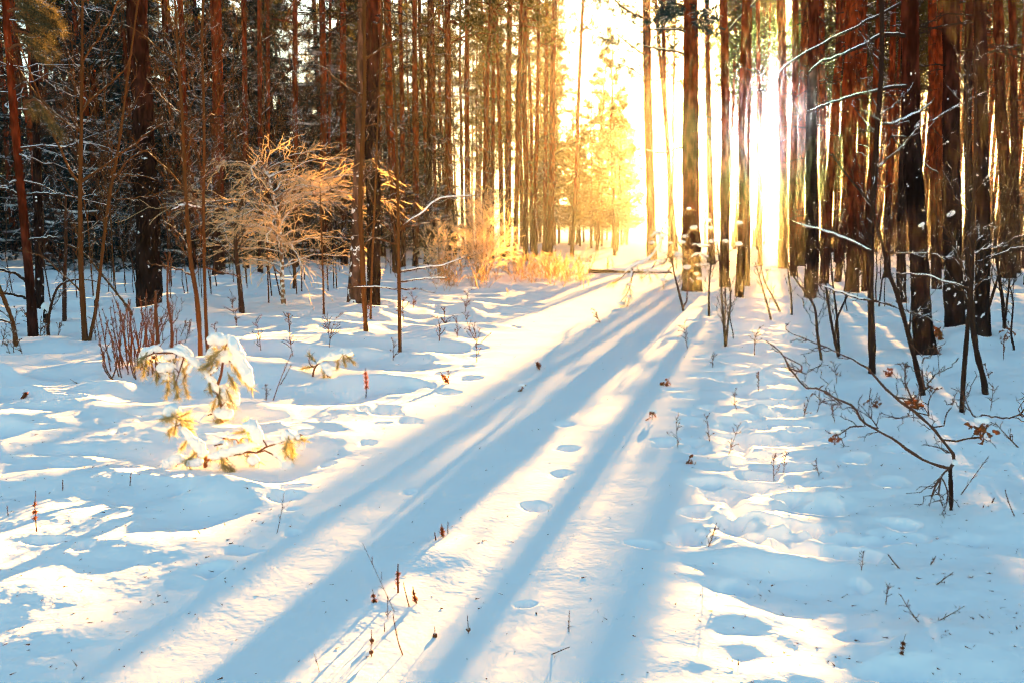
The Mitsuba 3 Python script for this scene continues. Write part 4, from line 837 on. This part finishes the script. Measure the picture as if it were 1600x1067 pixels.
def stump(lab, px, py, wpx, hpx, seed):
    rng = np.random.default_rng(seed); key = thing('snowy_stump', lab, 'stump'); p = ground(px, py); r = wpx / FPX * p[1] / 2; h = hpx / FPX * p[1]
    part(key, 'wood', tubes(np.stack([p - [0, 0, 0.1], p + [0, 0, h * 0.6], p + [0.02, 0, h]])[None], np.array([[r, r * 0.8, r * 0.6]]), 9), 'bark_dark', smooth=True)
    part(key, 'snow_load', pad([p + [-r * 0.8, 0, h * 0.75], p + [0, 0, h * 1.1], p + [r * 0.9, 0, h * 0.6]], r * 0.85, rng, 1.0, 10, 14, 0.35), 'snow_pad', smooth=True)
stump('snow-capped broken stump beside the dark slim pine at far left', 74, 512, 11, 24, 5)
stump('snow-capped low stump seen against the thick pine at left', 151, 480, 8, 14, 6)

# ------------------------------------------------------------------ fallen trunk across the far track
def log():
    rng = np.random.default_rng(7); key = thing('fallen_log', 'snow-topped fallen trunk lying across the far end of the track', 'log')
    a, b = ground(920, 427), ground(1050, 427); P = smooth_line([a + [0, 0, 0.04], (a + b) / 2 + [0, 0.1, 0.0], b + [0, 0, -0.02]], 24); P[:, 2] = H(P[:, 0], P[:, 1]) + np.linspace(0.06, 0.0, 24)
    part(key, 'trunk', tubes(P[None], taper(1, 24, 0.065, 0.03), 10), 'bark_red', smooth=True)
    Q = P + [0, 0.02, 0.055]; part(key, 'snow_load', pad(Q[4:], np.array([0.04, 0.08, 0.06, 0.07, 0.04]), rng, 0.8, 9, 40), 'snow_pad', smooth=True)
log()

# ------------------------------------------------------------------ low oak sapling in the right foreground, with its dead leaves
def z7(q): return (1100 + q[0] / 3.194, 500 + q[1] / 3.194)
def oak():
    rng = np.random.default_rng(13); key = thing('oak_sapling', 'low forked oak sapling with long bare limbs in the blue shade at right', 'sapling')
    Y0 = base_y(*z7((1233, 945))); deep = Depths()
    L = [([(1233, 960), (1232, 850), (1228, 740)], 7, 6, 0), ([(1225, 740), (1100, 700), (990, 625), (880, 555), (825, 525), (815, 475), (700, 415), (640, 380), (590, 378), (540, 330), (510, 275), (480, 215), (400, 145)], 5, 2, 0.5), ([(825, 528), (740, 530), (690, 560), (660, 575)], 3, 1.5, 0.0),
         ([(1235, 740), (1272, 690), (1240, 620), (1195, 555), (1130, 490), (1060, 430), (1010, 370), (965, 300), (860, 240), (740, 185), (670, 160), (600, 130)], 5.5, 1.8, 0.9), ([(1195, 555), (1240, 480), (1300, 450), (1330, 425)], 2.5, 1.5, 0.3), ([(1240, 612), (1290, 580), (1340, 562), (1350, 490)], 4, 2.5, -0.2),
         ([(1350, 490), (1380, 465), (1450, 470), (1500, 450), (1520, 400), (1570, 310)], 3, 1.5, -0.3), ([(1350, 490), (1320, 400), (1318, 360)], 2.5, 1.2, 0.1), ([(1215, 742), (1150, 800), (1105, 865)], 3.5, 2.5, -0.1), ([(1182, 785), (1140, 852)], 3, 2, -0.1), ([(1190, 790), (1215, 860), (1218, 888)], 2.5, 1.5, 0.0),
         ([(1130, 490), (1160, 450), (1230, 392)], 2.5, 1.2, 0.3), ([(1060, 430), (1040, 330), (1075, 290), (1110, 250)], 3, 1.5, 0.4), ([(1100, 340), (1130, 260), (1180, 230), (1215, 215), (1200, 170)], 3.5, 1.5, 0.6), ([(880, 555), (850, 490), (830, 450)], 2, 1, 0.2), ([(1240, 660), (1205, 660)], 2.5, 1.5, 0.0), ([(1100, 490), (1040, 490), (1030, 515)], 2, 1, 0.2), ([(700, 418), (650, 440)], 2, 1, 0.2), ([(510, 275), (590, 250)], 2, 1, 0.3), ([(480, 215), (510, 265), (500, 300)], 2, 1, 0.3)]
    for pts, w0, w1, dr_ in L:
        P = deep.line([z7(q) for q in pts], Y0, dr_ * 0.6, 26 if len(pts) > 5 else 10)
        if len(pts) > 5: P[2:-1] += rng.normal(size=(len(P) - 3, 3)) * 0.0025
        n = len(P); k = 10 if len(pts) > 5 else 4
        ms = [tubes(P[None], (np.linspace(w0, w1, n) / FPX * Y0 / 2 * (1 + 0.12 * rng.normal(size=n)))[None], 8)]
        if w0 < 7:
            S, sl = twigs_on(P, k, 0.17, rng, 0.8, 0.08, 0.0, 5, 0.2, 1.0, 0.08, 0.2); S2, _ = twigs_on(S, 2, sl * 0.5, rng, 0.8, 0.1, 0.1, 3, 0.3)
            ms += [tubes(S, taper(len(S), 5, 0.0028, 0.0016), 4), tubes(S2, taper(len(S2), 3, 0.0018, 0.0012), 3)]
        part(key, 'trunk' if w0 == 7 else 'branch', join(*ms), 'twig_dark' if w0 == 7 else 'twig_oak')
    p = px_line([z7((1250, 722)), z7((1256, 695))], Y0 + 0.01, n=6)
    part(key, 'snow_load', pad(p, 0.017, rng, 1, 8, 10), 'snow_pad', smooth=True)
scene['twig_oak'] = two(dif(twig_fn((0.10, 0.045, 0.028), (0.88, 0.88, 0.9), 0.85)))
oak()

def leaf_clump(lab, px, py, r_px, n, seed, lift=0.0, base='leaf_clump', cat='dead leaves', Y=None, snow=False):
    rng = np.random.default_rng(seed); key = thing(base, lab, cat)
    p = ground(px, py) if Y is None else at(px, py, Y); r = r_px / FPX * p[1]; p = p + [0, 0, r * 0.6 + lift] if Y is None else p
    Vs, Fs, k = [], [], 0
    for _ in range(n):                                         # lobed curled leaves: a folded strip of five cross ribs
        c = p + rng.normal(size=3) * r * [0.45, 0.4, 0.45]; d = nrm(rng.normal(size=3) + [0, 0, -0.7]); sd = nrm(np.cross(d, rng.normal(size=3))); up = np.cross(d, sd)
        l = r * rng.uniform(0.6, 1.0); s = np.linspace(0, 1, 6); wd = l * 0.34 * np.array([0.15, 0.7, 0.5, 1.0, 0.75, 0.1]); cu = rng.uniform(0.1, 0.4) * l
        mid = c + d * (l * s)[:, None] + up * (cu * np.sin(s * 2.6))[:, None]
        a_ = mid + sd * wd[:, None] + up * (wd * 0.7)[:, None]; b_ = mid - sd * wd[:, None] + up * (wd * 0.7)[:, None]
        Vs.append(np.stack([a_, mid, b_], 1).reshape(-1, 3))
        for i in range(5):
            for j in range(2):
                q = [k + i * 3 + j, k + i * 3 + j + 1, k + i * 3 + j + 4, k + i * 3 + j + 3]; Fs += [[q[0], q[1], q[2]], [q[0], q[2], q[3]]]
        k += 18
    part(key, 'leaves', (np.vstack(Vs), np.array(Fs)), 'leaf_dry', kind='stuff')
    st = np.stack([p + [0, 0, -r * 1.2], p, p + [r * 0.3, 0, r * 0.9]]); part(key, 'stalk', tubes(st[None], taper(1, 3, 0.004, 0.002), 4), 'stalk_red')
    if snow: part(key, 'snow_load', pad([p + [-r * 0.7, 0, r * 0.6], p + [0, 0, r * 0.9], p + [r * 0.7, 0, r * 0.5]], r * 0.45, rng, 0.8, 9, 12), 'snow_pad', smooth=True)
Yo = base_y(*z7((1233, 945)))
leaf_clump('brown leaf cluster hanging on the right limb of the low oak sapling, capped with snow', 1533, 668, 15, 18, 1, Y=Yo - 0.12, snow=True)
leaf_clump('curled brown leaves at the tip of the left limb of the low oak sapling', 1305, 682, 11, 11, 2, Y=Yo + 0.0, snow=True)
leaf_clump('brown leaf tuft standing in the bare patch beside the trodden track, nearest the camera', 1076, 724, 9, 9, 3)
leaf_clump('snow-covered brown leaf tuft on the track, middle of three', 1019, 655, 9, 9, 4, snow=True)
leaf_clump('orange brown leaf tuft on the track, farthest of three', 1043, 602, 9, 9, 5)
leaf_clump('brown leaf heap at the foot of the thin straight dark sapling', 1392, 588, 10, 14, 6)
leaf_clump('brown leaves caught between the two front dark pines at right', 1470, 530, 14, 14, 7)
leaf_clump('brown leaf bundle hanging near the right edge of the wood', 1571, 530, 10, 10, 8)
leaf_clump('dark leaf heap under the oak limb, left one', 1367, 636, 11, 12, 9)
leaf_clump('dark leaf heap under the oak limb, right one', 1432, 636, 16, 18, 10)
leaf_clump('small red leaf on a twig left of the oak limb', 1312, 588, 6, 4, 11)
leaf_clump('dark leaf lump with a snow hat in the middle of the track', 815, 611, 7, 7, 12, snow=True)
leaf_clump('brown leaf tuft by the dark leaning sapling foot', 1456, 612, 7, 7, 13)

# ------------------------------------------------------------------ weeds and stalks
rngW = np.random.default_rng(17)
def weed(lab, px, py, hpx, lean=0.0, style='stalk', seed=0, grp=None, w=2.0, mat='stalk_red'):
    rng = np.random.default_rng(1000 + seed); key = thing('dry_weed', lab, 'weed', grp); p = ground(px, py); Y = p[1]; s = Y / FPX
    T = at(px + lean, py - hpx, Y + rng.uniform(-0.05, 0.05)); b = p - [0, 0, 0.03]
    P = smooth_line([b, (b + T) / 2 + rng.normal(size=3) * 0.04 * hpx * s, T], 8); R = np.linspace(w, w * 0.5, 8) * s / 2
    part(key, 'stem', tubes(P[None], R[None], 5), mat, smooth=True)
    if style == 'head':
        for f in rng.uniform(0.45, 0.98, 4):
            c = P[int(f * 7)]; n = 9; d = nrm(rng.normal(size=(n, 3)) + [0, 0, -0.6]); part(key, 'seed_head', tuft(np.repeat(c[None], n, 0), d, 3, 6.5 * s, 2.6 * s, rng, 0.6), 'leaf_dry')
    elif style == 'bur':
        c = P[3]; m = trimesh.creation.icosphere(2, 3.8 * s); m.vertices *= (1 + 0.5 * (meshkit.noise(m.vertices / (2 * s), seed) - 0.5))[:, None]; part(key, 'seed_head', (m.vertices + c, m.faces), 'stalk_red', smooth=True)
    elif style == 'branch':
        S, sl = twigs_on(P, 8, hpx * s * 0.6, rng, 0.8, 0.1, -0.1, 5, 0.2, 1.0, 0.06); e = S[:, -1]
        part(key, 'side_stems', join(tubes(S, taper(8, 5, 0.6 * s, 0.4 * s), 4), tuft(e, nrm(rng.normal(size=(8, 3)) + [0, 0, -0.5]), 2, 3.5 * s, 1.8 * s, rng, 0.9)), mat, kind='stuff')
    else:
        S, sl = twigs_on(P, 5, hpx * s * 0.25, rng, 0.6, 0.2, 0.0, 4, 0.3, 1.0); part(key, 'side_stems', tubes(S, taper(5, 4, 0.5 * s, 0.35 * s), 3), mat, kind='stuff')
    return key
W = [(622, 926, 46, 0, 'head', 4, 'dark dried weed head, tallest of the foreground group on the track'), (588, 940, 20, -6, 'head', 2, 'short ragged weed left of the tallest dark weed head'), (655, 942, 26, -10, 'head', 3, 'reddish ragged weed right of the tallest dark weed head'),
     (642, 945, 36, -12, 'stalk', 2.5, 'plain leaning stick right behind the tallest dark weed head'), (621, 955, 108, -55, 'stalk', 1.2, 'long thin grass stem leaning left over the foreground weeds'), (606, 963, 30, 0, 'branch', 1.5, 'low twiggy weed in front of the tallest dark weed head'),
     (634, 1022, 64, -20, 'stalk', 2.5, 'long dark stick leaning left in the near foreground'), (581, 1022, 26, 0, 'bur', 2, 'lower of two round seed heads at the left of the foreground weeds'), (582, 1003, 20, -2, 'bur', 2, 'upper of two round seed heads at the left of the foreground weeds'),
     (679, 990, 12, 0, 'bur', 2, 'lone round seed head right of the long dark stick'), (732, 986, 26, -2, 'bur', 2, 'round seed head with a stick above it on the bright snow'), (682, 842, 11, -3, 'stalk', 3, 'left of three short sticks on the track'), (693, 838, 20, -3, 'head', 2.5, 'middle of three short sticks on the track'), (701, 834, 20, -1, 'stalk', 2, 'right of three short sticks on the track'),
     (601, 985, 12, 0, 'stalk', 2, 'tiny sprig among the foreground weeds'), (890, 985, 32, 0, 'stalk', 2, 'single upright stick on the bright snow right of the foreground weeds'), (842, 1018, 8, 48, 'stalk', 2.5, 'left of two twigs lying on the snow at the bottom'), (862, 1017, 2, 42, 'stalk', 2.5, 'right of two twigs lying on the snow at the bottom'),
     (500, 1050, 30, -10, 'stalk', 1.2, 'hair-thin stem at the bottom left of the centre'), (1104, 852, 36, 16, 'branch', 2, 'orange twig on the bright snow beside the trodden track'), (58, 830, 64, -2, 'head', 2, 'reddish weed with dangling seed heads at the left edge'), (98, 765, 16, 0, 'stalk', 2, 'short red sprig on the snow right of the left-edge weed'),
     (202, 757, 20, 3, 'stalk', 1.8, 'small forked sprig on the snow left of the seedling pines'), (12, 805, 16, -1, 'stalk', 1.6, 'short pale sprig at the very left edge'), (33, 622, 10, 8, 'head', 2, 'red leaf sprig on the sunny snow bank at far left'), (130, 600, 8, -20, 'stalk', 2, 'curved twig lying on the sunny snow bank'),
     (430, 832, 64, 14, 'stalk', 1.2, 'thin tall stem right below the seedling pines'), (435, 600, 30, 20, 'stalk', 1.6, 'leaning grass stem between the seedling pine and the lone pine twig'), (425, 625, 75, 32, 'stalk', 1.6, 'long dark weed stem leaning right beside the seedling pine'), (415, 625, 26, 0, 'branch', 2.5, 'snow-coated weed beside the taller seedling pine'),
     (571, 620, 45, 0, 'head', 2, 'upright orange weed in the sunny snow left of the track'), (705, 600, 20, -18, 'head', 2, 'orange weed leaning left by the track edge'), (745, 565, 60, -8, 'branch', 1.5, 'tall pale grass at the left edge of the track'), (1180, 555, 45, 8, 'branch', 1.5, 'twiggy weed in the trodden snow below the sun'),
     (1110, 690, 40, -6, 'branch', 1.5, 'thin twiggy weed between the leaf tufts'), (1060, 700, 50, -4, 'branch', 1.2, 'pale thin weed left of the nearest leaf tuft'), (1075, 545, 40, -6, 'branch', 1.3, 'sparse weed right of the shadows below the thick pine'), (1225, 735, 30, 4, 'branch', 1.3, 'low weed among the footprints by the shade'),
     (1415, 885, 20, -28, 'stalk', 3, 'dark stick lying in the blue shade at lower right'), (1450, 880, 12, 12, 'branch', 2, 'small dark forked twig in the blue shade at lower right'), (1450, 915, 22, 40, 'branch', 2.2, 'dark weed arching right in the blue shade, upper one'), (1500, 905, 5, 20, 'head', 2, 'dark seed head bent over on the blue shaded snow, rightmost'),
     (1445, 968, 40, -38, 'branch', 2.2, 'sprawling dark weed at the edge of sun and shade'), (1445, 966, 20, 62, 'branch', 2.0, 'sprawling dark weed reaching right from the edge of sun and shade'), (1385, 940, 30, 5, 'branch', 1.8, 'reddish sunlit weed left of the sprawling dark weeds'), (1410, 1030, 40, 5, 'head', 1.5, 'drooping weed stem over the large footprint at the bottom right'),
     (1345, 888, 28, 4, 'branch', 1.5, 'sunlit sprig beside the small round footprint'), (1497, 772, 60, 48, 'stalk', 1.8, 'thin dark stem leaning right beside the oak sapling foot'), (1548, 785, 8, 6, 'stalk', 3, 'short dark twig in the light spots at right'), (1590, 805, 40, -20, 'stalk', 2, 'dark stem leaning left at the right edge'),
     (1600, 700, 40, -45, 'branch', 2.5, 'spreading dark twigs coming in from the right edge'), (700, 590, 12, 0, 'branch', 1.5, 'tiny sprig on the sunlit snow left of the track'), (940, 505, 22, -12, 'branch', 1.5, 'lone sprig on the far bright track'), (845, 578, 12, -6, 'head', 1.5, 'small sprig between the shadow stripes on the track')]
for i, (px, py, h, ln, st, w_, lab) in enumerate(W): weed(lab, px, py, h, ln, st, i, None, w_)
def weeds(n, pxr, pyr, hr, lab, grp, mat, style='branch', seed=0):
    rng = np.random.default_rng(seed)
    for i in range(n):
        px, py = rng.uniform(*pxr), rng.uniform(*pyr); d = (py - 350) / 1244
        later(weed(lab, px, py, rng.uniform(*hr) * d * 10, rng.normal() * 8, style, seed * 100 + i, grp, 1.3, mat), lab, px - 800, FPX / math.cos(PITCH))
weeds(18, (330, 760), (470, 570), (14, 34), 'thin dry weed in drifted snow', 'weeds left of the track', 'stalk_red', seed=3)
weeds(8, (1020, 1290), (520, 760), (6, 16), 'tiny dry sprig in trodden snow', 'sprigs along the trodden snow', 'stalk_red', seed=4)
weeds(11, (1290, 1610), (560, 660), (10, 26), 'dark dry weed in the shade', 'weeds under the right-hand saplings', 'stalk_red', seed=5)
weeds(18, (0, 330), (500, 560), (10, 26), 'dry weed by the left wood', 'weeds at the left-hand saplings', 'stalk_red', seed=6)

def litter():
    rng = np.random.default_rng(29); n = 2600
    py = 1060 - 600 * rng.random(n) ** 0.8; px = rng.uniform(-20, 1620, n); p = flat(px, py); p[:, 2] = H(p[:, 0], p[:, 1]) + 0.002
    keep = rng.random(n) < 0.25 + 0.75 * (np.abs(p[:, 0] - road_x(p[:, 1])) > road_w(p[:, 1])); p = p[keep]; n = len(p)
    d = rng.normal(size=(n, 3)) * [1, 1, 0.25]; key = name('bark_litter')
    scene[key] = mikit.ply(blades(p, d, rng.uniform(0.006, 0.03, n), rng.uniform(0.002, 0.007, n), rng), 'stalk_red')
    labels[key] = {'label': 'fallen needles and bark flakes scattered over the snow', 'category': 'litter', 'kind': 'stuff'}
litter()

def grass_belt():
    rng = np.random.default_rng(23); B, D, L = [], [], []
    for _ in range(330):
        px = rng.uniform(680, 925); py = 441 - 8 * (px - 680) / 255 + rng.normal() * 7
        if meshkit.noise(np.array([px / 22.0, py / 14.0, 0]), 4) < 0.4: continue
        p = ground(px, py); n = 2
        for _k in range(n): B.append(p + rng.normal(size=3) * [0.05, 0.05, 0]); D.append(nrm(np.array([rng.normal() * 0.3, rng.normal() * 0.3, 1.0]))); L.append(rng.uniform(0.2, 0.75))
    B, D, L = np.array(B), np.array(D), np.array(L); s = np.linspace(0, 1, 4)
    P = B[:, None] + D[:, None] * (L[:, None, None] * s[:, None]); P[:, :, :2] += (rng.normal(size=(len(B), 1, 2)) * 0.12 * s[:, None] ** 2)
    hd = tuft(P[:, -1], P[:, -1] - P[:, -2], 4, 0.12, 0.025, rng, 0.5, 0.2)
    key = name('dry_grass'); scene[key] = mikit.ply(join(ribbons(P, taper(len(P), 4, 0.007, 0.004), rng), hd), 'grass_dry')
    labels[key] = {'label': 'belt of golden dry grass along the left rim of the far track', 'category': 'grass', 'kind': 'stuff'}
grass_belt()
number_labels()
